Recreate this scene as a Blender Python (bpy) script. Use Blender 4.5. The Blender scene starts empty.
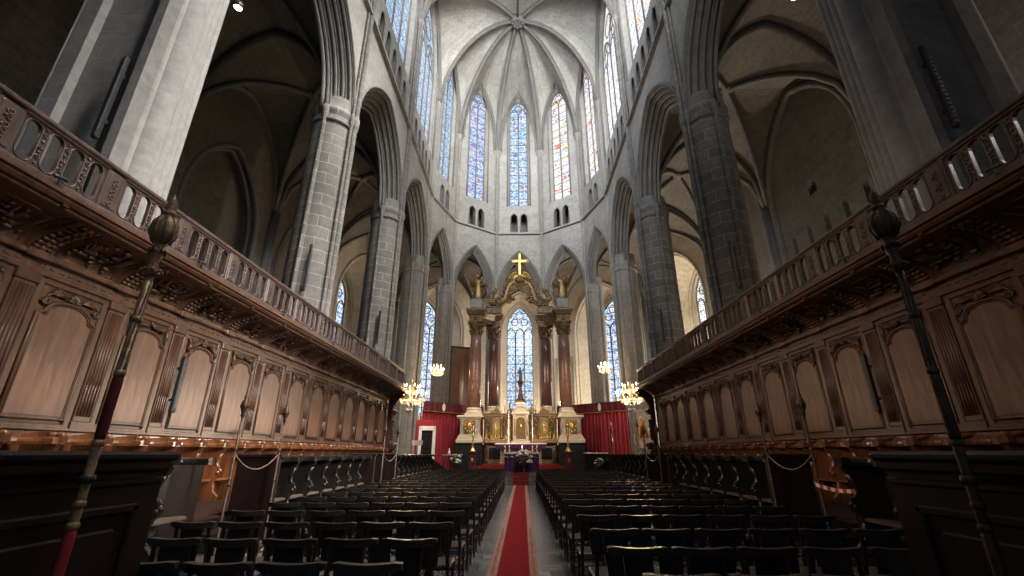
import bpy, math, random
from mathutils import Vector, Matrix
random.seed(7)
PI = math.pi
SC = bpy.context.scene
COL = SC.collection
V = Vector

# ------------------------------------------------------------------ materials
def nt(name):
    m = bpy.data.materials.new(name); m.use_nodes = True
    t = m.node_tree; b = t.nodes['Principled BSDF']
    return m, t, b
def node(t, typ, **kw):
    n = t.nodes.new(typ)
    for k, v in kw.items():
        if k in n.inputs.keys(): n.inputs[k].default_value = v
        else: setattr(n, k, v)
    return n
def link(t, a, b): t.links.new(a, b)
def c4(c): return (c[0], c[1], c[2], 1.0)
def ramp(t, stops, interp='LINEAR'):
    r = t.nodes.new('ShaderNodeValToRGB'); r.color_ramp.interpolation = interp
    e = r.color_ramp.elements
    while len(e) < len(stops): e.new(0.5)
    for i, (p, c) in enumerate(stops): e[i].position = p; e[i].color = c4(c)
    return r
def coords(t, kind='UV', scale=(1, 1, 1), rot=(0, 0, 0)):
    tc = t.nodes.new('ShaderNodeTexCoord'); mp = t.nodes.new('ShaderNodeMapping')
    mp.inputs['Scale'].default_value = scale; mp.inputs['Rotation'].default_value = rot
    link(t, tc.outputs[kind], mp.inputs['Vector']); return mp.outputs['Vector']

def stone(name, c1, c2, mortar, bw=0.95, rh=0.42, ms=0.012, rough=0.85, stain=0.45, stainc=(0.06, 0.055, 0.05), uv=True, squash=1.0):
    m, t, b = nt(name)
    vec = coords(t, 'UV')
    br = node(t, 'ShaderNodeTexBrick'); br.inputs['Scale'].default_value = 1.0
    br.inputs['Color1'].default_value = c4(c1); br.inputs['Color2'].default_value = c4(c2)
    br.inputs['Mortar'].default_value = c4(mortar); br.inputs['Mortar Size'].default_value = ms
    br.inputs['Mortar Smooth'].default_value = 0.3
    br.inputs['Brick Width'].default_value = bw; br.inputs['Row Height'].default_value = rh
    link(t, vec, br.inputs['Vector'])
    ov = coords(t, 'Object')
    n1 = node(t, 'ShaderNodeTexNoise', Scale=0.35, Detail=6.0, Roughness=0.65); link(t, ov, n1.inputs['Vector'])
    r1 = ramp(t, [(0.42, (0, 0, 0)), (0.68, (1, 1, 1))]); link(t, n1.outputs['Fac'], r1.inputs['Fac'])
    mx = node(t, 'ShaderNodeMixRGB', blend_type='MIX'); mul = node(t, 'ShaderNodeMath', operation='MULTIPLY')
    mul.inputs[1].default_value = stain; link(t, r1.outputs['Color'], mul.inputs[0])
    link(t, mul.outputs[0], mx.inputs['Fac']); link(t, br.outputs['Color'], mx.inputs['Color1']); mx.inputs['Color2'].default_value = c4(stainc)
    n2 = node(t, 'ShaderNodeTexNoise', Scale=4.0, Detail=8.0, Roughness=0.7); link(t, ov, n2.inputs['Vector'])
    r2 = ramp(t, [(0.3, (0.72, 0.72, 0.72)), (0.7, (1.18, 1.18, 1.18))]); link(t, n2.outputs['Fac'], r2.inputs['Fac'])
    mm = node(t, 'ShaderNodeMixRGB', blend_type='MULTIPLY'); mm.inputs['Fac'].default_value = 1
    link(t, mx.outputs['Color'], mm.inputs['Color1']); link(t, r2.outputs['Color'], mm.inputs['Color2'])
    link(t, mm.outputs['Color'], b.inputs['Base Color'])
    b.inputs['Roughness'].default_value = rough
    bp = node(t, 'ShaderNodeBump', Strength=0.5, Distance=0.03)
    ad = node(t, 'ShaderNodeMath', operation='MULTIPLY_ADD'); link(t, n2.outputs['Fac'], ad.inputs[0]); ad.inputs[1].default_value = 0.5
    inv = node(t, 'ShaderNodeMath', operation='SUBTRACT'); inv.inputs[0].default_value = 1.0; link(t, br.outputs['Fac'], inv.inputs[1])
    link(t, inv.outputs[0], ad.inputs[2]); link(t, ad.outputs[0], bp.inputs['Height']); link(t, bp.outputs['Normal'], b.inputs['Normal'])
    return m
def wood(name, c1, c2, rough=0.4, scale=1.0, axis=2, spec=0.5, coat=0.0):
    m, t, b = nt(name)
    sc = [7 * scale] * 3; sc[axis] = 0.7 * scale
    vec = coords(t, 'Object', tuple(sc))
    n = node(t, 'ShaderNodeTexNoise', Scale=1.6, Detail=9.0, Roughness=0.6, Distortion=0.8); link(t, vec, n.inputs['Vector'])
    r = ramp(t, [(0.3, c1), (0.72, c2)]); link(t, n.outputs['Fac'], r.inputs['Fac'])
    v2 = coords(t, 'Object'); n2 = node(t, 'ShaderNodeTexNoise', Scale=1.3, Detail=4.0); link(t, v2, n2.inputs['Vector'])
    r2 = ramp(t, [(0.3, (0.7, 0.7, 0.7)), (0.75, (1.15, 1.15, 1.15))]); link(t, n2.outputs['Fac'], r2.inputs['Fac'])
    mm = node(t, 'ShaderNodeMixRGB', blend_type='MULTIPLY'); mm.inputs['Fac'].default_value = 1
    link(t, r.outputs['Color'], mm.inputs['Color1']); link(t, r2.outputs['Color'], mm.inputs['Color2'])
    link(t, mm.outputs['Color'], b.inputs['Base Color'])
    b.inputs['Roughness'].default_value = rough; b.inputs['Specular IOR Level'].default_value = spec
    if coat: b.inputs['Coat Weight'].default_value = coat; b.inputs['Coat Roughness'].default_value = 0.25
    bp = node(t, 'ShaderNodeBump', Strength=0.15, Distance=0.01); link(t, n.outputs['Fac'], bp.inputs['Height']); link(t, bp.outputs['Normal'], b.inputs['Normal'])
    return m
def mottled(name, c1, c2, rough=0.5, scale=6.0, metal=0.0, lo=0.35, hi=0.7, bump=0.0, spec=0.5, veins=None):
    m, t, b = nt(name)
    vec = coords(t, 'Object')
    n = node(t, 'ShaderNodeTexNoise', Scale=scale, Detail=8.0, Roughness=0.65, Distortion=0.6 if veins else 0.0); link(t, vec, n.inputs['Vector'])
    st = [(lo, c1), (hi, c2)]
    if veins: st = [(0.0, c1), (lo, c1), (0.5, c2), (hi, c1), (hi + 0.06, veins)]
    r = ramp(t, st); link(t, n.outputs['Fac'], r.inputs['Fac']); link(t, r.outputs['Color'], b.inputs['Base Color'])
    b.inputs['Roughness'].default_value = rough; b.inputs['Metallic'].default_value = metal; b.inputs['Specular IOR Level'].default_value = spec
    if bump:
        bp = node(t, 'ShaderNodeBump', Strength=bump, Distance=0.02); link(t, n.outputs['Fac'], bp.inputs['Height']); link(t, bp.outputs['Normal'], b.inputs['Normal'])
    return m
def emitter(name, c, s):
    m, t, b = nt(name); b.inputs['Base Color'].default_value = c4(c)
    b.inputs['Emission Color'].default_value = c4(c); b.inputs['Emission Strength'].default_value = s
    return m
def stained(name, cols, strength, cell=3.2, lead=(0.01, 0.01, 0.015), vs=1.0):
    """leaded stained glass: small coloured quarries between lead lines, lit from outside"""
    m, t, b = nt(name)
    vec = coords(t, 'UV', (1, vs, 1))
    vo = node(t, 'ShaderNodeTexVoronoi', Scale=cell, Randomness=0.45); link(t, vec, vo.inputs['Vector'])
    sp = node(t, 'ShaderNodeSeparateColor'); link(t, vo.outputs['Color'], sp.inputs['Color'])
    bv = node(t, 'ShaderNodeTexNoise', Scale=1.0, Detail=2.0); bm_ = node(t, 'ShaderNodeMapping'); bm_.inputs['Scale'].default_value = (.5, .75, 1); link(t, vec, bm_.inputs['Vector']); link(t, bm_.outputs['Vector'], bv.inputs['Vector'])
    sm = node(t, 'ShaderNodeMath', operation='MULTIPLY_ADD'); link(t, bv.outputs['Fac'], sm.inputs[0]); sm.inputs[1].default_value = 1.5; sm.inputs[2].default_value = -0.55
    s2 = node(t, 'ShaderNodeMath', operation='MULTIPLY_ADD'); link(t, sp.outputs[0], s2.inputs[0]); s2.inputs[1].default_value = 0.6; link(t, sm.outputs[0], s2.inputs[2])
    s3 = node(t, 'ShaderNodeMath', operation='PINGPONG'); s3.inputs[1].default_value = 1.0; link(t, s2.outputs[0], s3.inputs[0])
    n = len(cols)
    r = ramp(t, [(i / n, c) for i, c in enumerate(cols)], 'CONSTANT'); link(t, s3.outputs[0], r.inputs['Fac'])
    ve = node(t, 'ShaderNodeTexVoronoi', Scale=cell, Randomness=0.45, feature='DISTANCE_TO_EDGE'); link(t, vec, ve.inputs['Vector'])
    th = node(t, 'ShaderNodeMath', operation='GREATER_THAN'); th.inputs[1].default_value = 0.07; link(t, ve.outputs['Distance'], th.inputs[0])
    # horizontal saddle bars
    sx = node(t, 'ShaderNodeSeparateXYZ'); link(t, vec, sx.inputs[0])
    fr = node(t, 'ShaderNodeMath', operation='FRACT'); link(t, sx.outputs['Y'], fr.inputs[0])
    gt = node(t, 'ShaderNodeMath', operation='GREATER_THAN'); gt.inputs[1].default_value = 0.06; link(t, fr.outputs[0], gt.inputs[0])
    mu = node(t, 'ShaderNodeMath', operation='MULTIPLY'); link(t, th.outputs[0], mu.inputs[0]); link(t, gt.outputs[0], mu.inputs[1])
    mx = node(t, 'ShaderNodeMixRGB'); link(t, mu.outputs[0], mx.inputs['Fac']); mx.inputs['Color1'].default_value = c4(lead)
    link(t, r.outputs['Color'], mx.inputs['Color2'])
    b.inputs['Base Color'].default_value = (.03, .035, .04, 1); link(t, mx.outputs['Color'], b.inputs['Emission Color'])
    b.inputs['Emission Strength'].default_value = strength; b.inputs['Roughness'].default_value = 0.2
    return m

M = {}
M['stone'] = stone('grey_ashlar', (0.162, 0.150, 0.135), (0.126, 0.117, 0.105), (0.216, 0.201, 0.180), stain=0.5)
M['wallstone'] = stone('wall_ashlar', (0.259, 0.248, 0.230), (0.223, 0.212, 0.194), (0.302, 0.288, 0.266), bw=0.9, rh=0.4, ms=0.01, stain=0.4, stainc=(0.101, 0.097, 0.090))
M['pier'] = stone('pier_ashlar', (0.105, 0.097, 0.089), (0.155, 0.143, 0.130), (0.29, 0.27, 0.24), bw=1.0, rh=0.5, ms=0.016, stain=0.45, stainc=(0.05, 0.046, 0.042))
M['smoothpier'] = stone('smooth_pier', (0.185, 0.178, 0.168), (0.165, 0.158, 0.15), (0.215, 0.207, 0.195), bw=1.1, rh=0.62, ms=0.009, stain=0.45, stainc=(0.10, 0.096, 0.09))
M['apsepier'] = stone('apse_pier', (0.235, 0.215, 0.19), (0.20, 0.183, 0.16), (0.29, 0.27, 0.24), bw=0.8, rh=0.45, ms=0.010, stain=0.4, stainc=(0.13, 0.12, 0.105))
M['moulding'] = stone('moulded_stone', (0.150, 0.141, 0.129), (0.132, 0.123, 0.114), (0.180, 0.168, 0.156), bw=6.0, rh=0.55, ms=0.012, stain=0.4)
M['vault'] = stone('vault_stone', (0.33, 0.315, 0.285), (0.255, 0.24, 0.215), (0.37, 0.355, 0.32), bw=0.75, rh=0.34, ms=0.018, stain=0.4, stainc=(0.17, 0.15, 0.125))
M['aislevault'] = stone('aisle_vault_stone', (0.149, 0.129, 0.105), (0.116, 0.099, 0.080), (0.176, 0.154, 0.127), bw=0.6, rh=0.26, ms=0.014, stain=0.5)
M['cream'] = stone('chapel_limestone', (0.480, 0.416, 0.320), (0.432, 0.368, 0.280), (0.400, 0.344, 0.272), bw=1.0, rh=0.45, ms=0.008, stain=0.25, stainc=(0.240, 0.200, 0.152))
M['floor'] = stone('floor_slabs', (0.185, 0.18, 0.175), (0.095, 0.093, 0.092), (0.04, 0.04, 0.04), bw=0.42, rh=0.36, ms=0.014, rough=0.19, stain=0.55)
M['walnut'] = wood('walnut', (0.052, 0.025, 0.0145), (0.160, 0.077, 0.044), rough=0.36)
M['board'] = wood('honey_walnut', (0.092, 0.043, 0.026), (0.225, 0.115, 0.071), rough=0.38, scale=0.8)
M['carved'] = wood('carved_walnut', (0.05, 0.026, 0.016), (0.13, 0.068, 0.04), rough=0.36)
M['rail'] = wood('balustrade_oak', (0.050, 0.031, 0.026), (0.118, 0.075, 0.061), rough=0.42)
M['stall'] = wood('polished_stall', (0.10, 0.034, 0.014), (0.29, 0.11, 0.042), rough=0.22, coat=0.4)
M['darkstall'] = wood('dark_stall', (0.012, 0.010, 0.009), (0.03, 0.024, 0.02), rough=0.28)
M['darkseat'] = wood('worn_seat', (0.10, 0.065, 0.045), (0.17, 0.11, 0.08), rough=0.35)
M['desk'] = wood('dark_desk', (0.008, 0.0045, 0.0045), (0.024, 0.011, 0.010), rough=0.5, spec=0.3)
M['chair'] = wood('black_chair_wood', (0.008, 0.007, 0.007), (0.018, 0.015, 0.014), rough=0.3)
M['crest'] = wood('lightened_chair_rail', (0.022, 0.018, 0.016), (0.06, 0.048, 0.042), rough=0.33)  # highlights along the chair tops put into a lighter rail colour
M['rush'] = mottled('rush_seat', (0.06, 0.045, 0.035), (0.13, 0.10, 0.08), 0.35, 40.0)
M['gilt'] = mottled('gilt', (0.42, 0.25, 0.07), (0.80, 0.55, 0.20), 0.38, 9.0, metal=0.75, bump=0.3)
M['darkgilt'] = mottled('dark_gilt', (0.06, 0.04, 0.025), (0.26, 0.17, 0.085), 0.45, 7.0, metal=0.4, bump=0.4)
M['oldgilt'] = mottled('old_gilt', (0.13, 0.08, 0.035), (0.44, 0.29, 0.13), 0.42, 8.0, metal=0.6, bump=0.4)
M['bronze'] = mottled('bronzed_wood', (0.13, 0.08, 0.045), (0.42, 0.28, 0.16), 0.4, 20.0, metal=0.3, bump=0.4)
M['darkbronze'] = mottled('dark_bronze', (0.03, 0.016, 0.01), (0.10, 0.055, 0.032), 0.42, 20.0, metal=0.3, bump=0.4)
M['marble'] = mottled('red_marble', (0.12, 0.055, 0.042), (0.235, 0.13, 0.10), 0.2, 6.0, veins=(0.45, 0.33, 0.27))
M['darkmarble'] = mottled('dark_red_marble', (0.075, 0.03, 0.027), (0.135, 0.062, 0.052), 0.2, 6.0, veins=(0.28, 0.19, 0.16))
M['white'] = mottled('cream_marble', (0.52, 0.44, 0.33), (0.68, 0.60, 0.48), 0.4, 3.0)
M['black'] = mottled('black_marble', (0.012, 0.012, 0.014), (0.03, 0.03, 0.034), 0.2, 4.0)
M['greystone'] = mottled('grey_plinth', (0.24, 0.23, 0.22), (0.34, 0.33, 0.31), 0.7, 3.0)
M['velvet'] = mottled('red_velvet', (0.20, 0.006, 0.017), (0.30, 0.011, 0.028), 0.75, 3.0)
M['darkvelvet'] = mottled('dark_red_velvet', (0.075, 0.005, 0.009), (0.13, 0.008, 0.014), 0.8, 3.0)
M['carpet'] = mottled('red_carpet', (0.15, 0.007, 0.009), (0.21, 0.012, 0.012), 0.95, 30.0, spec=0.1)
M['oldcarpet'] = mottled('step_carpet', (0.14, 0.016, 0.014), (0.23, 0.04, 0.03), 0.95, 12.0, spec=0.1)
M['purple'] = mottled('purple_cloth', (0.055, 0.014, 0.062), (0.09, 0.022, 0.10), 0.85, 5.0, spec=0.2)
M['linen'] = mottled('white_linen', (0.74, 0.72, 0.70), (0.85, 0.83, 0.80), 0.85, 8.0)
M['iron'] = mottled('black_iron', (0.012, 0.012, 0.013), (0.028, 0.028, 0.03), 0.4, 9.0)
M['plastic'] = mottled('black_plastic', (0.012, 0.012, 0.014), (0.02, 0.02, 0.022), 0.5, 9.0)
M['recess'] = mottled('shadowed_stone', (0.11, 0.10, 0.09), (0.16, 0.145, 0.13), 0.9, 2.0)
M['brass'] = mottled('brass', (0.55, 0.33, 0.10), (0.85, 0.60, 0.24), 0.3, 8.0, metal=0.9)
M['crystal'] = mottled('crystal', (0.75, 0.66, 0.5), (0.95, 0.9, 0.8), 0.1, 8.0)
M['wax'] = mottled('wax', (0.80, 0.76, 0.66), (0.88, 0.85, 0.76), 0.5, 8.0)
M['flame'] = emitter('lit_bulb', (1.0, 0.74, 0.42), 14.0)
M['lamp'] = emitter('spot_lens', (0.95, 1.0, 0.95), 12.0)
M['leaf'] = mottled('leaf_green', (0.03, 0.10, 0.03), (0.14, 0.26, 0.10), 0.6, 14.0)
M['petal'] = mottled('white_petals', (0.78, 0.74, 0.66), (0.92, 0.90, 0.85), 0.6, 12.0)
M['pinkpetal'] = mottled('pink_petals', (0.72, 0.40, 0.36), (0.85, 0.58, 0.52), 0.6, 12.0)
M['yellow'] = mottled('yellow_silk', (0.75, 0.48, 0.08), (0.88, 0.62, 0.16), 0.6, 4.0)
M['orange'] = mottled('red_silk', (0.62, 0.08, 0.03), (0.75, 0.14, 0.05), 0.6, 4.0)
M['tapewhite'] = mottled('tape_white', (0.8, 0.8, 0.8), (0.88, 0.88, 0.88), 0.5, 4.0)
M['tapered'] = mottled('tape_red', (0.6, 0.03, 0.03), (0.7, 0.05, 0.05), 0.5, 4.0)
M['relief'] = mottled('relief_stone', (0.42, 0.36, 0.27), (0.55, 0.48, 0.37), 0.8, 5.0, bump=0.5)
M['carvedmarble'] = mottled('brown_marble', (0.20, 0.13, 0.08), (0.34, 0.24, 0.15), 0.35, 6.0)
BL = [(0.10, 0.22, 0.70), (0.35, 0.62, 0.95), (0.72, 0.88, 1.0), (0.55, 0.78, 1.0), (0.92, 0.96, 1.0), (0.16, 0.34, 0.85), (0.6, 0.85, 1.0), (0.55, 0.20, 0.22)]
M['glass_blue'] = stained('stained_glass_blue', BL, 1.25, 6.0)
M['glass_mixed'] = stained('stained_glass_mixed', [(0.45, 0.22, 0.60), (0.16, 0.28, 0.78), (0.55, 0.72, 0.98), (0.80, 0.86, 1.0), (0.45, 0.60, 0.98), (0.86, 0.90, 1.0), (0.26, 0.40, 0.9), (0.66, 0.22, 0.26)], 1.2, 6.0)
M['glass_warm'] = stained('stained_glass_warm', [(0.85, 0.16, 0.12), (0.98, 0.72, 0.25), (0.95, 0.93, 0.9), (0.80, 0.88, 1.0), (1.0, 0.97, 0.92), (0.90, 0.95, 1.0), (0.55, 0.65, 0.98), (0.85, 0.22, 0.16)], 1.5, 6.0)
M['glass_white'] = stained('stained_glass_white', [(0.9, 0.93, 1.0), (1.0, 0.98, 0.92), (0.75, 0.85, 1.0), (0.95, 0.95, 0.95), (0.85, 0.6, 0.5), (0.6, 0.72, 1.0)], 1.5, 4.5)
M['glass_pale'] = stained('stained_glass_pale_blue', [(0.42, 0.60, 0.86), (0.55, 0.72, 0.94), (0.36, 0.54, 0.82), (0.66, 0.80, 0.97), (0.30, 0.46, 0.74)], 1.1, 4.0)
M['glass_gris'] = stained('leaded_glass_grisaille', [(0.80, 0.90, 1.0), (0.62, 0.80, 1.0), (0.92, 0.96, 1.0), (0.25, 0.45, 0.9), (0.85, 0.93, 1.0), (0.96, 0.97, 1.0)], 1.35, 5.0)

# ------------------------------------------------------------------ mesh builder
class MB:
    def __init__(s): s.v = []; s.f = []; s.uv = []; s.sm = []; s.M = Matrix.Identity(4)
    def add(s, pts): 
        b = len(s.v); s.v.extend([tuple(s.M @ V(p)) for p in pts]); return b
    def face(s, idx, uv=None, sm=False): s.f.append(tuple(idx)); s.uv.append(uv); s.sm.append(sm)
    def quad(s, a, b, c, d, uv=None, sm=False):
        i = s.add([a, b, c, d]); s.face((i, i + 1, i + 2, i + 3), uv, sm)
    def poly(s, pts, uv=None):
        i = s.add(pts); s.face(range(i, i + len(pts)), uv)
    def box(s, x0, x1, y0, y1, z0, z1):
        i = s.add([(x0, y0, z0), (x1, y0, z0), (x1, y1, z0), (x0, y1, z0), (x0, y0, z1), (x1, y0, z1), (x1, y1, z1), (x0, y1, z1)])
        for q in ((0, 3, 2, 1), (4, 5, 6, 7), (0, 1, 5, 4), (1, 2, 6, 5), (2, 3, 7, 6), (3, 0, 4, 7)): s.face([i + k for k in q])
    def bbox(s, x0, x1, y0, y1, z0, z1, b=0.01):
        """box with chamfered long edges (section in xz chamfered, plus y ends chamfered)"""
        def ring(y, e): return [(x0 + e + b, y, z0 + e), (x1 - e - b, y, z0 + e), (x1 - e, y, z0 + e + b), (x1 - e, y, z1 - e - b), (x1 - e - b, y, z1 - e), (x0 + e + b, y, z1 - e), (x0 + e, y, z1 - e - b), (x0 + e, y, z0 + e + b)]
        s.rings([ring(y0, b), ring(y0 + b, 0), ring(y1 - b, 0), ring(y1, b)], cap=True, sm=False)
    def rings(s, rs, cap=False, closed=True, sm=True, uvs=None):
        n = len(rs[0]); b = s.add([p for r in rs for p in r])
        for k in range(len(rs) - 1):
            for j in range(n if closed else n - 1):
                j2 = (j + 1) % n
                uv = None
                if uvs: uv = uvs(k, j)
                s.face((b + k * n + j, b + k * n + j2, b + (k + 1) * n + j2, b + (k + 1) * n + j), uv, sm)
        if cap:
            s.face([b + j for j in range(n)][::-1]); s.face([b + (len(rs) - 1) * n + j for j in range(n)])
    def tube(s, pts, r, n=6, cap=True, closed=False, sm=True, twist=0.0):
        pts = [V(p) for p in pts]; N = len(pts); rs = []
        rr = r if isinstance(r, (list, tuple)) else [r] * N
        t0 = (pts[1] - pts[0]).normalized()
        up = V((0, 0, 1)) if abs(t0.z) < 0.9 else V((1, 0, 0))
        nx = t0.cross(up).normalized()
        for i in range(N):
            a = pts[i - 1] if i > 0 else (pts[-1] if closed else pts[0]); c = pts[i + 1] if i < N - 1 else (pts[0] if closed else pts[-1])
            t = (c - a)
            if t.length < 1e-9: t = t0
            t = t.normalized(); nx = (nx - t * nx.dot(t))
            if nx.length < 1e-6: nx = t.orthogonal()
            nx = nx.normalized(); ny = t.cross(nx)
            rs.append([pts[i] + (nx * math.cos(2 * PI * j / n + twist) + ny * math.sin(2 * PI * j / n + twist)) * rr[i] for j in range(n)])
        if closed: rs.append(rs[0])
        s.rings(rs, cap=cap and not closed, sm=sm)
    def lathe(s, prof, c=(0, 0, 0), n=12, a0=0.0, a1=2 * PI, sm=True, cap=True, ruv=None):
        full = abs(a1 - a0 - 2 * PI) < 1e-6
        k = n if full else n + 1
        rs = [[(c[0] + r * math.cos(a0 + (a1 - a0) * j / n), c[1] + r * math.sin(a0 + (a1 - a0) * j / n), c[2] + z) for j in range(k)] for r, z in prof]
        uvs = None
        if ruv:
            st = (a1 - a0) * ruv / n
            def uvs(q, j): z0 = c[2] + prof[q][1]; z1 = c[2] + prof[q + 1][1]; return [(j * st, z0), ((j + 1) * st, z0), ((j + 1) * st, z1), (j * st, z1)]
        s.rings(rs, cap=cap and full, closed=full, sm=sm, uvs=uvs)
    def ball(s, c, r, n=8, m=5, sq=(1, 1, 1)):
        pr = [(max(1e-4, math.sin(PI * i / m)), -math.cos(PI * i / m)) for i in range(m + 1)]
        rs = [[(c[0] + r * sq[0] * a * math.cos(2 * PI * j / n), c[1] + r * sq[1] * a * math.sin(2 * PI * j / n), c[2] + r * sq[2] * z) for j in range(n)] for a, z in pr]
        s.rings(rs, sm=True)
    def prism(s, out, d0, d1, axis='y'):
        """extrude a 2-D outline: axis y -> outline in (x,z), axis x -> outline in (y,z), axis z -> (x,y)"""
        f = {'y': lambda p, d: (p[0], d, p[1]), 'x': lambda p, d: (d, p[0], p[1]), 'z': lambda p, d: (p[0], p[1], d)}[axis]
        s.rings([[f(p, d0) for p in out], [f(p, d1) for p in out]], cap=True, sm=False)
    def build(s, name, mat, parent=None, kind=None, flip=False):
        me = bpy.data.meshes.new(name); me.from_pydata(s.v, [], s.f)
        me.polygons.foreach_set('use_smooth', s.sm)
        ul = me.uv_layers.new(name='UVMap'); data = ul.data
        me.calc_loop_triangles() if False else None
        vv = s.v; k = 0
        for p, uv in zip(me.polygons, s.uv):
            if uv is not None:
                for q in uv: data[k].uv = q; k += 1
                continue
            n = p.normal
            if abs(n.z) > 0.8:
                for i in p.vertices: data[k].uv = (vv[i][0], vv[i][1]); k += 1
            else:
                l = math.hypot(n.x, n.y) or 1.0; tx, ty = -n.y / l, n.x / l
                for i in p.vertices: data[k].uv = (vv[i][0] * tx + vv[i][1] * ty, vv[i][2]); k += 1
        o = bpy.data.objects.new(name, me); COL.objects.link(o)
        me.materials.append(M[mat] if isinstance(mat, str) else mat)
        if parent is not None: o.parent = parent
        if kind: o['kind'] = kind
        return o

def tag(o, label, cat, group=None, kind=None):
    o['label'] = label; o['category'] = cat
    if group: o['group'] = group
    if kind: o['kind'] = kind
    return o
def thing(name, label, cat, loc=(0, 0, 0), rz=0.0, group=None):
    o = bpy.data.objects.new(name, None); COL.objects.link(o); o.empty_display_size = 0.1
    o.location = loc; o.rotation_euler = (0, 0, rz)
    return tag(o, label, cat, group)
def dup(root, loc, rz=0.0, label=None, group=None):
    r = root.copy(); COL.objects.link(r); r.location = loc; r.rotation_euler = (0, 0, rz)
    if label: r['label'] = label
    if group: r['group'] = group
    for ch in list(root.children):
        c = ch.copy(); COL.objects.link(c); c.parent = r
        for g in list(ch.children):
            d = g.copy(); COL.objects.link(d); d.parent = c
    return r
ORD = ['first', 'second', 'third', 'fourth', 'fifth', 'sixth', 'seventh', 'eighth', 'ninth', 'tenth', 'eleventh', 'twelfth', 'thirteenth', 'fourteenth',
       'fifteenth', 'sixteenth', 'seventeenth', 'eighteenth', 'nineteenth', 'twentieth', 'twenty-first', 'twenty-second', 'twenty-third', 'twenty-fourth', 'twenty-fifth', 'twenty-sixth', 'twenty-seventh', 'twenty-eighth']

def arch(cs, half, zs, rise, N=10):
    """two-centred pointed arch outline from the left springing over the apex to the right one"""
    if rise < half: rise = half
    R = (half * half + rise * rise) / (2 * half); th = math.acos(max(-1, min(1, (R - half) / R)))
    L = [(cs - half + R - R * math.cos(th * i / N), zs + R * math.sin(th * i / N)) for i in range(N + 1)]
    return L + [(2 * cs - x, z) for x, z in L[-2::-1]]

class Wall:
    """vertical wall plane: s along, d depth away from the room"""
    def __init__(w, p0, p1, out):
        w.p0 = V((p0[0], p0[1])); e = V((p1[0], p1[1])) - w.p0; w.L = e.length; w.t = e / w.L
        n = V((-w.t.y, w.t.x)); w.n = n if n.dot(V(out)) > 0 else -n
    def P(w, s, z, d=0.0):
        q = w.p0 + w.t * s + w.n * d; return (q.x, q.y, z)
    def panel(w, mb, s0, s1, z0, z1, d=0.0, holes=()):
        c = s0
        for (cs, half, zb, zs, rise) in sorted(holes):
            if cs - half > c + 1e-6: mb.quad(w.P(c, z0, d), w.P(cs - half, z0, d), w.P(cs - half, z1, d), w.P(c, z1, d))
            if zb > z0 + 1e-6: mb.quad(w.P(cs - half, z0, d), w.P(cs + half, z0, d), w.P(cs + half, zb, d), w.P(cs - half, zb, d))
            o = arch(cs, half, zs, rise)
            for a, b in zip(o, o[1:]): mb.quad(w.P(a[0], a[1], d), w.P(b[0], b[1], d), w.P(b[0], z1, d), w.P(a[0], z1, d))
            c = cs + half
        if s1 > c + 1e-6: mb.quad(w.P(c, z0, d), w.P(s1, z0, d), w.P(s1, z1, d), w.P(c, z1, d))
    def outline(w, hole, legs=True):
        cs, half, zb, zs, rise = hole; o = arch(cs, half, zs, rise)
        return ([(cs - half, zb)] + o + [(cs + half, zb)]) if legs and zb < zs else o
    def reveal(w, mb, hole, d0, d1, hole2=None, sill=True):
        a = w.outline(hole); b = w.outline(hole2 or hole)
        for i in range(len(a) - 1):
            mb.quad(w.P(*a[i], d0), w.P(*a[i + 1], d0), w.P(*b[i + 1], d1), w.P(*b[i], d1))
        if sill: mb.quad(w.P(*a[0], d0), w.P(*a[-1], d0), w.P(*b[-1], d1), w.P(*b[0], d1))
    def ring(w, mb, h1, h2, d):
        a = w.outline(h1); b = w.outline(h2)
        for i in range(len(a) - 1): mb.quad(w.P(*a[i], d), w.P(*a[i + 1], d), w.P(*b[i + 1], d), w.P(*b[i], d))
    def roll(w, mb, hole, d, r, n=6): mb.tube([w.P(x, z, d) for x, z in w.outline(hole)], r, n)
    def glass(w, mb, hole, d):
        o = w.outline(hole); n = len(o)
        cs = hole[0]
        for i in range(n // 2):
            a, b = o[i], o[i + 1]; a2, b2 = o[n - 1 - i], o[n - 2 - i]
            if i + 1 == n // 2:
                mb.poly([w.P(*a, d), w.P(*b, d), w.P(*a2, d)], uv=[(a[0], a[1]), (b[0], b[1]), (a2[0], a2[1])])
            else: mb.quad(w.P(*a, d), w.P(*b, d), w.P(*b2, d), w.P(*a2, d), uv=[a, b, b2, a2])

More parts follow.
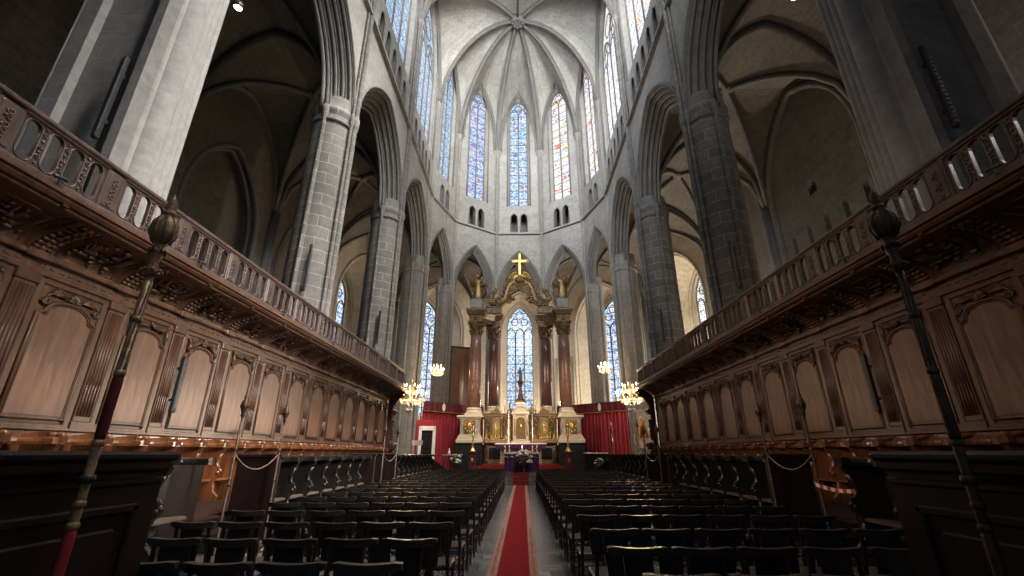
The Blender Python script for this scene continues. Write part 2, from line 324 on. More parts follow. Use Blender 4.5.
WN = [0]
def window(w, hole, d, lights, glassmat, bar=0.09, label=None, tm='moulding', bluefigure=False):
    """traceried window: glass + stone mullions, lancet heads and circles above"""
    WN[0] += 1
    nm = 'window_%d' % WN[0]
    g = MB(); w.glass(g, hole, d + 0.02); root = g.build(nm, glassmat, kind='structure')
    if label: root['label'] = label
    t = MB(); cs, half, zb, zs, rise = hole
    lw = 2 * half / lights
    lh = lw * 0.95                      # height of lancet heads
    zspring = zs + rise * 0.02 - (0.9 * lw if lights > 2 else 0.5 * lw)
    for k in range(1, lights):
        s = cs - half + lw * k
        t.tube([w.P(s, zb, d), w.P(s, zspring + lh * 0.3, d)], bar, 6)
    for k in range(lights):
        c = cs - half + lw * (k + .5)
        t.tube([w.P(x, z, d) for x, z in arch(c, lw / 2, zspring, lh, 5)], bar * .8, 5)
    def circ(c, z, r):
        if r > 0.12: t.tube([w.P(c + r * math.cos(a * PI / 6), z + r * math.sin(a * PI / 6), d) for a in range(12)], bar * .7, 5, closed=True)
    if lights == 2: circ(cs, zs + rise * .42, half * .42); circ(cs, zs + rise * .80, half * .18)
    elif lights == 3:
        for q in (-1, 1): circ(cs + q * half * .38, zs + rise * .30, half * .27)
        circ(cs, zs + rise * .62, half * .3)
    else:
        for q in (-1, 1):
            t.tube([w.P(x, z, d) for x, z in arch(cs + q * half / 2, half / 2, zspring + lh * .5, half * .85, 6)], bar, 5)
            circ(cs + q * half / 2, zspring + lh * 1.15, half * .2)
        circ(cs, zs + rise * .52, half * .32)
        for q in (-1, 1): circ(cs + q * half * .38, zs + rise * .28, half * .13)
    w.roll(t, hole, d, bar * 1.2, 6)
    t.build('tracery', tm, root)
    return root

# ------------------------------------------------------------------ dimensions of the choir
W = 7.6; SP = 15.7; ZA = 21.0; ZS = 22.5; ZT = 25.7; ZV = 32.8; ZK = 43.3
YB = [-1.0, 7.4, 16.1, 24.6, 33.1]           # piers along the straight part
YC = 33.1
def apv(i, R): a = math.radians(18 + 36 * i) if False else math.radians(36 * i); return (R * math.cos(a), YC + R * math.sin(a))
AV = [(7.6 * math.cos(math.radians(a)), YC + 7.6 * math.sin(math.radians(a))) for a in (0, 36, 72, 108, 144, 180)]   # right to left

# floor
fl = MB(); fl.quad((-30, -6, 0), (30, -6, 0), (30, 60, 0), (-30, 60, 0)); fl.build('floor', 'floor', kind='structure')

ROLLS = []
def arcade(w, name, half0, zbase=SP, za=ZA, nord=4, mat='wallstone', thick=2.0, step=0.24, backmat='stone'):
    """one bay of the great arcade: wall above a pointed moulded arch, then string course and passage openings"""
    cs = w.L / 2; rise = za - zbase
    mb = MB(); mo = MB()
    h = [(cs, half0 - k * step, zbase, zbase, rise - k * step * 1.15) for k in range(nord + 1)]
    w.panel(mb, 0, w.L, zbase, ZS, 0.0, [h[0]])
    dd = 0.0; dstep = thick * 0.5 / nord
    for k in range(nord):
        w.reveal(mo, h[k], dd, dd + dstep, sill=False)
        w.ring(mo, h[k], h[k + 1], dd + dstep)
        w.roll(mo, (cs, h[k][1] - 0.03, zbase, zbase, h[k][4] - 0.03), dd + dstep * .55, 0.085, 6)
        dd += dstep
    w.reveal(mo, h[nord], dd, thick - dd, sill=False)
    w.roll(mo, h[nord], dd + 0.02, 0.09, 6)
    for k in range(nord - 1, -1, -1):
        pass
    w.roll(mo, (cs, half0 + .10, zbase, zbase, rise + .12), -0.02, 0.075, 6)       # hood mould
    w.ring(mo, (cs, half0, zbase, zbase, rise), h[nord], thick - dd)
    w.panel(mo, 0, w.L, zbase, ZS, thick - dd, [h[0]])
    return mb, mo, cs

def bay_upper(w, mb, mo, nopen, clear_half, clear_lights, glassmat, label, ztop=ZK, win_top=39.6, tri_half=0.36, wall_d=0.35, lo=None):
    cs = w.L / 2
    # string course
    for (a, b, z0, z1) in ((-.02, -0.22, ZS - .05, ZS + .12),):
        mb.quad(w.P(0, z0, 0), w.P(w.L, z0, 0), w.P(w.L, z0 + .05, b), w.P(0, z0 + .05, b))
        mb.quad(w.P(0, z0 + .05, b), w.P(w.L, z0 + .05, b), w.P(w.L, z1, b), w.P(0, z1, b))
        mb.quad(w.P(0, z1, b), w.P(w.L, z1, b), w.P(w.L, z1 + .02, 0.1), w.P(0, z1 + .02, .1))
    # passage openings
    sp = 2 * tri_half + 0.30 if nopen == 2 else (2 * clear_half) / nopen
    holes = [(cs + (k - (nopen - 1) / 2) * sp, tri_half, ZS + .35, ZS + 1.95, tri_half * 1.5) for k in range(nopen)]
    w.panel(mb, 0, w.L, ZS, ZT, 0.05, holes)
    rc = MB()
    for hh in holes:
        w.reveal(mo, hh, 0.05, 0.55); w.roll(mo, hh, 0.05, 0.06, 6)
    hb = [(cs, clear_half + .6, ZS, ZS + 1, 1)]
    w.panel(mo, 0, w.L, ZS, ZT, 1.5)
    mb.quad(w.P(0, ZT, .05), w.P(w.L, ZT, .05), w.P(w.L, ZT, 1.5), w.P(0, ZT, 1.5))
    # clerestory
    h1 = (cs, clear_half + wall_d, ZT + .2, win_top - clear_half * 1.6, clear_half * 1.6 + .35)
    h2 = (cs, clear_half, ZT + .5, win_top - clear_half * 1.6, clear_half * 1.6)
    w.panel(mb, 0, w.L, ZT, ztop + 1, 0.05, [h1])
    w.reveal(mb, h1, 0.05, 0.45, h2)
    w.roll(mo, h1, 0.05, 0.08, 6)
    return window(w, h2, 0.48, clear_lights, glassmat, 0.075, label)

# ---- straight bays left and right
side_glass = {-1: ['glass_pale', 'glass_pale', 'glass_pale', 'glass_pale'], 1: ['glass_white', 'glass_white', 'glass_warm', 'glass_white']}
for sx, sn in ((-1, 'left'), (1, 'right')):
    big = MB(); bm = MB()
    for i in range(4):
        w = Wall((sx * W, YB[i]), (sx * W, YB[i + 1]), (sx, 0))
        mb, mo, cs = arcade(w, 'bay', w.L / 2 - 0.25, step=0.2)
        bay_upper(w, mb, mo, 5, 3.1, 4, side_glass[sx][i], 'tall four-light %s window in the %s clerestory wall' % ('pale blue' if sx < 0 else 'bright', sn), win_top=39.8, tri_half=0.42)
        o = mb.build('wall_%s' % sn if i == 0 else 'wall_%s' % sn, 'wallstone', kind='structure')
        m2 = mo.build('trim_1', 'moulding', kind='structure')
# ---- apse faces
apg = ['glass_warm', 'glass_warm', 'glass_blue', 'glass_mixed', 'glass_pale']
apn = ['right of the apse, by the nave wall', 'right of the central apse window', 'in the middle of the apse', 'left of the central apse window', 'left of the apse, by the nave wall']
for i in range(5):
    a, b = AV[i], AV[i + 1]
    mid = V(((a[0] + b[0]) / 2, (a[1] + b[1]) / 2 - YC))
    w = Wall(a, b, mid)
    mb, mo, cs = arcade(w, 'bay', w.L / 2 - 0.14, za=20.6, nord=3, thick=1.1, step=0.13)
    bay_upper(w, mb, mo, 2, 1.2 if i in (0, 4) else 0.98, 2, apg[i], 'tall two-light stained glass window ' + apn[i], win_top=40.1, tri_half=0.36, wall_d=0.25)
    mb.build('wall_apse', 'stone' if False else 'wallstone', kind='structure'); mo.build('trim_2', 'moulding', kind='structure')

# ---- piers
def pier(cx, cy, r, fx, fy, ztop=ZV, mat='pier', nm='pillar'):
    mb = MB()
    mb.lathe([(r + .14, 0), (r + .14, .5), (r + .09, .65), (r + .09, 1.0), (r + .04, 1.15), (r, 1.2)], (cx, cy, 0), 20, cap=False)
    mb.lathe([(r, 1.2), (r, 15.2)], (cx, cy, 0), 24, cap=False, ruv=r)
    mb.lathe([(r, 15.15), (r + .08, 15.2), (r + .08, 15.3), (r + .02, 15.38), (r + .04, 15.55), (r + .09, 15.68), (r + .11, 15.8), (r + .07, 15.88), (r, 15.95), (r, 16.6)], (cx, cy, 0), 24, cap=False)
    f = V((fx, fy)).normalized(); sd = V((-f.y, f.x))
    # attached shafts: nave side triplet runs up to the vault, sides stop at the capital
    for k, rr, up in ((-.24, .075, ztop), (0, .13, ztop), (.24, .075, ztop)):
        p = V((cx, cy)) + f * (r + .12 - abs(k) * .25) + sd * k
        mb.lathe([(rr + .05, 0), (rr + .05, 1.3), (rr, 1.4), (rr, up - .9), (rr + .04, up - .85), (rr, up - .8), (rr + .14, up - .25), (rr + .16, up)], (p.x, p.y, 0), 10, ruv=rr)
        mb.lathe([(rr, 15.3), (rr + .05, 15.5), (rr + .07, 15.8), (rr, 15.95)], (p.x, p.y, 0), 10, cap=False)
    for ang in (90, -90, 180):
        d = Matrix.Rotation(math.radians(ang), 2) @ f; p = V((cx, cy)) + d * (r + .02); rr = .10
        mb.lathe([(rr + .04, 0), (rr + .04, 1.3), (rr, 1.4), (rr, 15.2), (rr + .06, 15.5), (rr + .09, 15.8), (rr + .02, 15.95)], (p.x, p.y, 0), 8, ruv=rr)
    return mb.build(nm, mat, kind='structure')
for sx in (-1, 1):
    for y in (16.1, 24.6): pier(sx * 8.45, y, 0.86, -sx, 0)
for k, (x, y) in enumerate(AV):
    d = V((x, y - YC)).normalized(); c = V((x, y)) + d * (.95, .88, .62, .62, .88, .95)[k]
    pier(c.x, c.y, (.88, .80, .58, .58, .80, .88)[k], -d.x, -d.y, mat='apsepier')
# crossing piers (square core, flat faces, broad nave shaft)
def crossing_pier(sx, y):
    mb = MB()
    def b(x0, x1, y0, y1, z0=0, z1=ZS + 18):
        xs = sorted((sx * x0, sx * x1)); mb.box(xs[0], xs[1], y + y0, y + y1, z0, z1)
    b(7.72, 9.05, -.62, .72); b(7.62, 7.82, -.72, -.38); b(9.0, 9.35, -.8, -.4)
    b(8.5, 9.7, -.45, .7, 0, 16)
    for (x, yy, r) in ((7.62, -.10, .25), (7.62, .24, .12), (7.64, .44, .10), (7.66, .62, .09), (9.38, -.62, .17), (9.66, -.4, .12), (7.66, -.36, .08)):
        mb.lathe([(r + .06, 0), (r + .06, 1.2), (r, 1.3), (r, ZS + 10)], (sx * x, y + yy, 0), 12, ruv=r)
    return mb.build('pillar', 'smoothpier', kind='structure')
for sx in (-1, 1): crossing_pier(sx, 7.4); crossing_pier(sx, -1.0)

# ---- high vault
def R_(r): return ZV + (ZK - ZV) * (1 - r ** 2.1) ** 0.62
def F_(q): q = abs(q); a = 1.0; R = (1 + 1.5 ** 2) / 2; return math.sqrt(max(0, R * R - (q + R - 1) ** 2)) / 1.5
K = (0.0, YC - 0.3)
def wedge(mb, a, b, zform, NR=12, NT=12):
    def pt(i, j):
        r = max(1e-3, i / NR); th = -1 + 2 * j / NT
        bx = a[0] + (b[0] - a[0]) * (th + 1) / 2; by = a[1] + (b[1] - a[1]) * (th + 1) / 2
        x = K[0] + (bx - K[0]) * r; y = K[1] + (by - K[1]) * r
        Mr = zform + (ZK - zform) * (1 - r ** 1.8)
        z = R_(r) + (Mr - R_(r)) * F_(th)
        return (x, y, z)
    L = V((b[0] - a[0], b[1] - a[1])).length
    for i in range(NR):
        for j in range(NT):
            u0, u1 = j / NT * L, (j + 1) / NT * L; v0, v1 = i / NR * 9, (i + 1) / NR * 9
            mb.quad(pt(i, j), pt(i + 1, j), pt(i + 1, j + 1), pt(i, j + 1), uv=[(v0, u0), (v1, u0), (v1, u1), (v0, u1)], sm=True)
def ribline(mb, a, r=0.17):
    pts = []
    for i in range(17):
        q = i / 16; pts.append((K[0] + (a[0] - K[0]) * q, K[1] + (a[1] - K[1]) * q, R_(q) - .12))
    mb.tube(pts, r, 6)
    for s in (-1, 1):
        d = V((a[0] - K[0], a[1] - K[1])).normalized(); n = V((-d.y, d.x)) * .17 * s
        mb.tube([(p[0] + n.x, p[1] + n.y, p[2] + .14) for p in pts], .09, 5)
verts = [(7.6, 24.6)] + AV + [(-7.6, 24.6)]
va = MB(); ri = MB()
for i in range(7):
    wedge(va, verts[i], verts[i + 1], 41.5)
    aa = Wall(verts[i], verts[i + 1], V((verts[i][0], verts[i][1] - YC)))
    o = arch(aa.L / 2, aa.L / 2 - .15, ZV, 41.2 - ZV); ri.tube([aa.P(x, z, -.05) for x, z in o], .16, 6)
    o = arch(aa.L / 2, aa.L / 2 - .45, ZV, 40.7 - ZV); ri.tube([aa.P(x, z, .02) for x, z in o], .09, 6)
wedge(va, verts[7], verts[0], 41.9)
ri.tube([(-7.6 + 15.2 * 0, 24.6, ZV)] + [(x, 24.6, z - .1) for x, z in arch(0, 7.6, ZV, 41.9 - ZV)][1:], .25, 6)
for p in verts: ribline(ri, p)
ri.tube([(0, K[1], ZK - .12), (0, 24.6, 41.1)], .12, 6)
ri.lathe([(.55, -.42), (.75, -.3), (.75, 0), (.4, .2)], (K[0], K[1], ZK), 16)
for k in range(8): ri.ball((K[0] + .5 * math.cos(k * PI / 4), K[1] + .5 * math.sin(k * PI / 4), ZK - .42), .14, 6, 4)
va.build('ceiling', 'vault', kind='structure'); ri.build('trim_3', 'moulding', kind='structure')

def crossvault(mb, ri, P, zs, zh, N=24, inset=0.0, rr=0.16, hs=None):
    """groin vault over the quad P (4 plan points in order)"""
    h = zh - zs; Rr = (1 + 1.25 ** 2) / 2
    def prof(q): q = abs(q); return math.sqrt(max(0, Rr * Rr - (q + Rr - 1) ** 2)) / 1.25
    def bil(s, t):
        a = (1 - s) * (1 - t); b = s * (1 - t); c = s * t; d = (1 - s) * t
        return (P[0][0] * a + P[1][0] * b + P[2][0] * c + P[3][0] * d, P[0][1] * a + P[1][1] * b + P[2][1] * c + P[3][1] * d)
    def pt(i, j):
        s, t = i / N, j / N; x, y = bil(s, t); return (x, y, zs + h * max(prof(2 * s - 1), prof(2 * t - 1)))
    for i in range(N):
        for j in range(N):
            a, b, c, d = pt(i, j), pt(i + 1, j), pt(i + 1, j + 1), pt(i, j + 1)
            if abs(2 * i + 1 - N) > abs(2 * j + 1 - N): uv = [(q[0] + q[1] * .3, 1.6 * (kk)) for q, kk in ((a, j / N * 6), (b, j / N * 6), (c, (j + 1) / N * 6), (d, (j + 1) / N * 6))]
            else: uv = [(q[1] + q[0] * .3, 1.6 * (kk)) for q, kk in ((a, i / N * 6), (b, (i + 1) / N * 6), (c, (i + 1) / N * 6), (d, i / N * 6))]
            if i == j: mb.poly([a, b, c], uv=uv[:3]); mb.poly([a, c, d], uv=[uv[0], uv[2], uv[3]])
            elif i + j == N - 1: mb.poly([a, b, d], uv=[uv[0], uv[1], uv[3]]); mb.poly([b, c, d], uv=uv[1:])
            else: mb.quad(a, b, c, d, uv=uv)
    for dg in (0, 1):
        pts = []
        for i in range(17):
            q = i / 16; x, y = bil(q, q if dg == 0 else 1 - q); pts.append((x, y, zs + h * prof(2 * q - 1) - .12))
        ri.tube(pts, rr, 6)
    for e in range(4):
        pts = []
        for i in range(17):
            q = i / 16; s, t = ((q, 0), (1, q), (q, 1), (0, q))[e]; x, y = bil(s, t); pts.append((x, y, zs + h * prof(2 * q - 1) - .12))
        ri.tube(pts, rr * 1.3, 6)
    x, y = bil(.5, .5); ri.lathe([(.3, -.25), (.4, -.15), (.4, .05)], (x, y, zh), 12)
va = MB(); ri = MB()
for i in range(3):
    crossvault(va, ri, [(-W, YB[i]), (W, YB[i]), (W, YB[i + 1]), (-W, YB[i + 1])], ZV, 42.3, rr=.2)
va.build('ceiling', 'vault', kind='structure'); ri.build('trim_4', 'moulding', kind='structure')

# ---- aisles and ambulatory
XO = 15.8; RO = 15.8
va = MB(); ri = MB()
for sx in (-1, 1):
    for i in range(4):
        P = [(sx * 8.6, YB[i]), (sx * XO, YB[i]), (sx * XO, YB[i + 1]), (sx * 8.6, YB[i + 1])]
        crossvault(va, ri, P, SP, 21.6, rr=.15)
        # attached rib down the outer wall
    for y in YB: ri.tube([(sx * (XO - .1), y, 0), (sx * (XO - .1), y, SP + .3)], .3, 8); ri.tube([(sx * (XO - .35), y, 0), (sx * (XO - .35), y, SP + .3)], .14, 8)
OV = [(RO * math.cos(math.radians(a)), YC + RO * math.sin(math.radians(a))) for a in (0, 36, 72, 108, 144, 180)]
IV = [(8.5 * math.cos(math.radians(a)), YC + 8.5 * math.sin(math.radians(a))) for a in (0, 36, 72, 108, 144, 180)]
for i in range(5):
    crossvault(va, ri, [IV[i], OV[i], OV[i + 1], IV[i + 1]], SP, 21.2, rr=.13)
for p in OV:
    d = V((p[0], p[1] - YC)).normalized(); ri.tube([(p[0] - d.x * .2, p[1] - d.y * .2, 0), (p[0] - d.x * .2, p[1] - d.y * .2, SP + .3)], .35, 8)
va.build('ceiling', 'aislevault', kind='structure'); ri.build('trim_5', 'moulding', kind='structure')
# outer walls: ambulatory chapels with deep splayed window bays
chg = ['glass_white', 'glass_gris', 'glass_blue', 'glass_gris', 'glass_gris']
chn = ['in the far right chapel, beside the great pier', 'in the chapel right of the high altar', 'framed by the high altar columns', 'in the chapel left of the high altar', 'in the far left chapel, above the stall balustrade']
for i in range(5):
    a, b = OV[i], OV[i + 1]; mid = V(((a[0] + b[0]) / 2, (a[1] + b[1]) / 2 - YC)); w = Wall(a, b, mid); cs = w.L / 2
    mb = MB(); mo = MB()
    h0 = (cs, 3.4, 0.0, 14.0, 5.2); hw = (cs, 1.5, 5.2, 15.2, 2.6)
    w.panel(mb, 0, w.L, 0, 23, 0.0, [h0])
    DC = (3.0, 2.6, 1.6, 2.6, 3.0)[i]
    w.reveal(mb, h0, 0, .5); w.roll(mo, h0, 0.05, .16, 8); w.roll(mo, (cs, 3.2, 0, 14, 4.95), .3, .14, 8)
    # splayed chapel: narrows to the window wall
    h3 = (cs, 2.1, 0.0, 14.4, 3.9)
    w.reveal(mb, h0, .5, DC, h3)
    w.panel(mb, cs - 2.1, cs + 2.1, 0, 19.2, DC, [hw])
    w.reveal(mb, hw, DC, DC + .3)
    w.roll(mo, h3, DC - .1, .12, 6)
    if i == 1:
        for q in (8.55, 8.95, 9.35): mo.tube([w.P(q, 3.2, -.10), w.P(q, 11.2, -.10)], .13, 8)
    if i == 2:
        for q in (.35, .8): mo.tube([w.P(q, 3.2, -.10), w.P(q, 11.2, -.10)], .13, 8)
    window(w, hw, DC + .32, 3, chg[i], .085, 'tall three-light stained glass window ' + chn[i])
    mb.build('wall_chapel', 'cream', kind='structure'); mo.build('trim_6', 'cream', kind='structure')
for sx, sn in ((-1, 'left'), (1, 'right')):
    for i in range(4):
        w = Wall((sx * XO, YB[i]), (sx * XO, YB[i + 1]), (sx, 0)); cs = w.L / 2
        mb = MB(); mo = MB()
        if sx < 0:
            h0 = (cs, 3.0, 0.0, 13.2, 4.6); w.panel(mb, 0, w.L, 0, 23, 0, [h0]); w.reveal(mb, h0, 0, .9); w.roll(mo, h0, .05, .15, 8); w.roll(mo, (cs, 2.85, 0, 13.2, 4.4), .4, .12, 8); w.panel(mb, cs - 3, cs + 3, 0, 18.2, .9)
        else:
            slots = [(q - YB[i], .17, 11.5, 13.0, .2) for q in (17.4, 18.8, 20.2, 21.6, 23.0)] if i == 2 else []
            w.panel(mb, 0, w.L, 0, 14.2, 0, slots)
            for sl in slots: w.reveal(mb, sl, 0, .4)
            if slots: w.panel(mo, .5, 8, 11, 14, .4)
            w.panel(mb, 0, w.L, 14.2, 23, 0, [(20.6 - YB[i], .32, 14.6, 15.0, .33)] if i == 2 else [])
            if i == 2: w.reveal(mb, (20.6 - YB[i], .32, 14.6, 15.0, .33), 0, .6); w.panel(mo, 3.8, 5.2, 14.3, 15.6, .6)
            w.roll(mo, (cs, w.L / 2 - .5, 0, SP, 5.5), -.05, .2, 8)
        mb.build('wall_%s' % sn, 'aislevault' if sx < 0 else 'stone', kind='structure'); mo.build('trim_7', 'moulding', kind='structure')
# west ends of the aisles stay open to the transept

# ------------------------------------------------------------------ carved choir stalls
SIDES = ((-1, 'left', -PI / 2), (1, 'right', PI / 2))   # local x runs along the wall, local y towards the nave
PX = 1.55; PY0 = 7.4; XW = 7.3; ZP = 1.87
def side_loc(sx, off, y, z): return (sx * (XW - off), y, z)

# -- one dorsal panel unit (pilaster at its -x end), origin at the foot of the wall
def shaped_top(hw, z_sh, z_cr, n=8, inset=0.0):
    """board outline: straight sides, small shoulders, a bowed top"""
    h = hw - inset; o = [(-h, 0.16 + inset), (h, 0.16 + inset), (h, z_sh - inset)]
    k = h * 0.80
    o += [(k, z_sh + .03 - inset)]
    for i in range(n + 1):
        a = PI * i / n; o.append((k * .97 * math.cos(a), z_sh + .04 + (z_cr - z_sh - .04) * math.sin(a) ** .85 - inset))
    o += [(-k, z_sh + .03 - inset), (-h, z_sh - inset)]
    return o
def scroll(mb, c, r, s, turns=1.4, t=0.03, y=0.07, a0=0.0):
    pts = []; rr = []
    for i in range(15):
        q = i / 14; a = a0 + s * turns * 2 * PI * q; rad = r * (1 - .82 * q)
        pts.append((c[0] + rad * math.cos(a), y, c[1] + rad * math.sin(a))); rr.append(t * (1 - .5 * q))
    mb.tube(pts, rr, 5)
def leafy(mb, pts, y, t, n=5):
    """a fat tapering carved leaf with side lobes along a path in (x,z)"""
    N = len(pts)
    mb.tube([(p[0], y + .02 * math.sin(PI * i / (N - 1)), p[1]) for i, p in enumerate(pts)], [t * (.35 + math.sin(PI * min(1, (i + .6) / N))) for i in range(N)], 6)
    for i in range(1, N - 1):
        for s in (-1, 1): mb.ball((pts[i][0] + .02 * s, y + .015, pts[i][1] + s * t * .9), t * .55, 5, 4, (1.3, .8, .8))
def make_panel(kind):
    t = thing('wall_panel', 'x', 'panelling')
    H = 2.5
    b = MB(); b.box(-PX / 2, PX / 2, 0, .05, 0, H)
    for (x0, x1, z0, z1) in ((-.60, -.50, .06, 2.13), (.50, .60, .06, 2.13), (-.60, .60, .03, .10), (-.60, .60, 2.10, 2.17)): b.bbox(x0, x1, .04, .085, z0, z1, .012)
    b.bbox(-PX / 2, PX / 2, .0, .10, 0.0, .055, .012)
    b.bbox(-PX / 2, PX / 2, .0, .09, 2.2, 2.26, .01); b.bbox(-PX / 2, PX / 2, .0, .15, 2.42, 2.5, .015)
    for k in range(9): b.ball((-.60 + k * .15, .05, 2.34), .035, 6, 4, (1.6, .6, .7))
    b.build('frame', 'walnut', t)
    o = MB(); out = shaped_top(.465, 1.66, 1.90); o.prism([(x, z) for x, z in out], .05, .075)
    inn = shaped_top(.465, 1.66, 1.90, inset=.05); o.prism(inn, .07, .092)
    o.build('panel_board', 'board', t)
    m = MB(); mo = shaped_top(.475, 1.67, 1.91); m.tube([(x, .085, z) for x, z in mo], .026, 6, closed=True)
    mo2 = shaped_top(.435, 1.64, 1.87); m.tube([(x, .09, z) for x, z in mo2], .012, 5, closed=True)
    m.build('panel_moulding', 'walnut', t)
    c = MB()
    if kind == 0:            # acanthus with a central rosette
        for s in (-1, 1):
            leafy(c, [(s * (.05 + .055 * i), 1.99 + .05 * math.sin(i * .8) - .012 * i) for i in range(8)], .10, .042)
            leafy(c, [(s * (.40 + .01 * i), 1.96 - .04 * i) for i in range(6)], .10, .034)
            scroll(c, (s * .40, 1.98), .075, s, y=.10, t=.026)
        for k in range(7): c.ball((.055 * math.cos(k * 2 * PI / 6) * (k > 0), .115, 2.01 + .055 * math.sin(k * 2 * PI / 6) * (k > 0)), .038, 6, 4)
    elif kind == 1:          # hanging garland
        for s in (-1, 1):
            leafy(c, [(s * (.02 + .05 * i), 1.98 + .075 * (abs(i - 4) / 4) ** 2 * (1 if i > 4 else .7)) for i in range(9)], .10, .04)
            leafy(c, [(s * .43, 2.04 - .05 * i) for i in range(7)], .10, .036)
            c.ball((s * .43, .11, 2.06), .05, 6, 5)
        c.ball((0, .115, 2.04), .045, 6, 5)
    else:                    # shell with palm sprays
        for k in range(7):
            a = PI * (k + .5) / 7; c.tube([(0, .10, 1.93), (.07 * math.cos(a), .115, 1.93 + .10 * math.sin(a)), (.11 * math.cos(a), .10, 1.93 + .17 * math.sin(a))], [.016, .028, .02], 5)
        for s in (-1, 1):
            for q in range(4): c.tube([(s * .12, .095, 1.98), (s * (.25 + .04 * q), .105, 2.06 - .025 * q), (s * (.34 + .04 * q), .095, 2.08 - .06 * q)], [.012, .026, .01], 5)
            scroll(c, (s * .41, 1.86), .06, -s, y=.10, t=.024)
    c.build('carved_crest', 'carved', t)
    p = MB(); x = -PX / 2
    p.bbox(x - .17, x + .17, .05, .11, 0, .16, .01); p.bbox(x - .15, x + .15, .05, .095, .16, 2.08, .008)
    for k in range(5):
        xx = x - .11 + k * .055; p.tube([(xx, .098, .24), (xx, .102, 2.0)], .017, 6)
        p.tube([(xx, .104, .24), (xx, .108, .75)], .014, 5)
    p.bbox(x - .17, x + .17, .05, .13, 2.05, 2.2, .012); p.bbox(x - .18, x + .18, .1, .17, 2.40, 2.52, .012)
    p.build('pilaster', 'walnut', t)
    # cove curving out under the gallery
    cv = MB(); n = 10; cur = [(.80 * (1 - math.cos(PI / 2 * i / n)), 2.5 + .40 * math.sin(PI / 2 * i / n)) for i in range(n + 1)]
    cv.rings([[(-PX / 2, y + .05, z) for y, z in cur], [(PX / 2, y + .05, z) for y, z in cur]], closed=False)
    for xe in (-PX / 2 + .28, PX / 2 - .28): cv.tube([(xe, y + .04, z - .005) for y, z in cur[1:-1]], .018, 5)
    for q in (1, n - 2): cv.tube([(-PX / 2 + .28, cur[q][0] + .04, cur[q][1]), (PX / 2 - .28, cur[q][0] + .04, cur[q][1])], .018, 5)
    cv.build('cove', 'walnut', t)
    rb = MB()
    rb.rings([[(x - .20, y + .04, z) for y, z in cur], [(x - .17, y + .09, z - .05) for y, z in cur], [(x + .17, y + .09, z - .05) for y, z in cur], [(x + .20, y + .04, z) for y, z in cur]], closed=False, sm=False)
    for i in range(1, n):
        for s in (-1, 0, 1): rb.ball((x + s * .1, cur[i][0] + .10, cur[i][1] - .055), .045 if s else .055, 5, 4, (1.2, 1, .8))
    rb.build('carved_rib', 'walnut', t)
    tr = MB(); rnd = random.Random(kind + 3)
    for k in range(26):
        u = rnd.gauss(0, .2); q = min(8, max(2, int(5 + rnd.gauss(0, 1.5)))); u = max(-.42, min(.42, u))
        tr.ball((u, cur[q][0] + .07, cur[q][1] - .03), rnd.uniform(.025, .055), 5, 4, (1.4, 1, .8))
    for k in range(7):
        u = rnd.uniform(-.3, .3); tr.tube([(u, cur[3][0] + .07, cur[3][1] - .02), (u * 1.3, cur[5][0] + .085, cur[5][1] - .03), (u * 1.5 + .05, cur[7][0] + .07, cur[7][1] - .03)], [.012, .024, .01], 5)
    tr.build('carved_foliage', 'carved', t)
    return t
pn = [make_panel(k) for k in range(3)]
crest_w = ['acanthus-and-rosette', 'hanging-garland', 'shell-and-palm']
NP = 14
for sx, sn, rz in SIDES:
    for i in range(NP):
        k = [0, 1, 2, 1][i % 4]; y = PY0 + PX * (i - 3) + PX / 2
        lab = 'carved walnut wall panel with %s crest, %s from the camera end of the %s stalls' % (crest_w[k], ORD[i], sn)
        src = pn[k]; loc = (sx * XW, y, ZP)
        if 'used' not in src: src.location = loc; src.rotation_euler = (0, 0, rz); src['label'] = lab; src['group'] = 'carved panels behind the %s stalls' % sn; src['used'] = 1
        else: dup(src, loc, rz, lab, 'carved panels behind the %s stalls' % sn)
for o in pn:
    if 'used' in o: del o['used']
for o in bpy.data.objects:
    if 'used' in o: del o['used']
YS0, YS1 = PY0 - 3 * PX, PY0 + (NP - 3) * PX
# -- end console closing the stalls towards the altar
for sx, sn, rz in SIDES:
    t = thing('end_console', 'dark carved volute console closing the altar end of the %s stalls' % sn, 'console', (sx * (XW - .06), YS1 + (.44 if sx < 0 else .2), ZP), rz)
    e = MB(); out = [(0, -1.0), (.5, -1.0), (.55, -.35), (.30, -.1), (.22, .4), (.28, 1.1), (.22, 1.7), (.30, 2.1), (.55, 2.5), (.78, 2.7), (.82, 2.89), (0, 2.89)]
    e.prism(out, -.10, .10, 'x'); e.build('bracket', 'walnut', t)
    for (cy, cz, r) in ((.66, 2.72, .22), (.42, .0, .20), (.30, 1.75, .15)):
        e = MB()
        for xx in (-.14, .14):
            pts = []
            for i in range(16): a = i / 15 * 3.2 * PI; rad = r * (1 - .8 * i / 15); pts.append((xx, cy + rad * math.cos(a), cz + rad * math.sin(a)))
            e.tube(pts, .045, 5)
        e.tube([(-.15, cy, cz), (.15, cy, cz)], r * .6, 8); e.build('volute', 'carved', t)
    e = MB()
    for i in range(8): e.ball((0, .30 + .02 * (i % 2), .4 + i * .13), .09, 6, 4, (1.3, 1, 1))
    e.build('leaf_drop', 'carved', t)
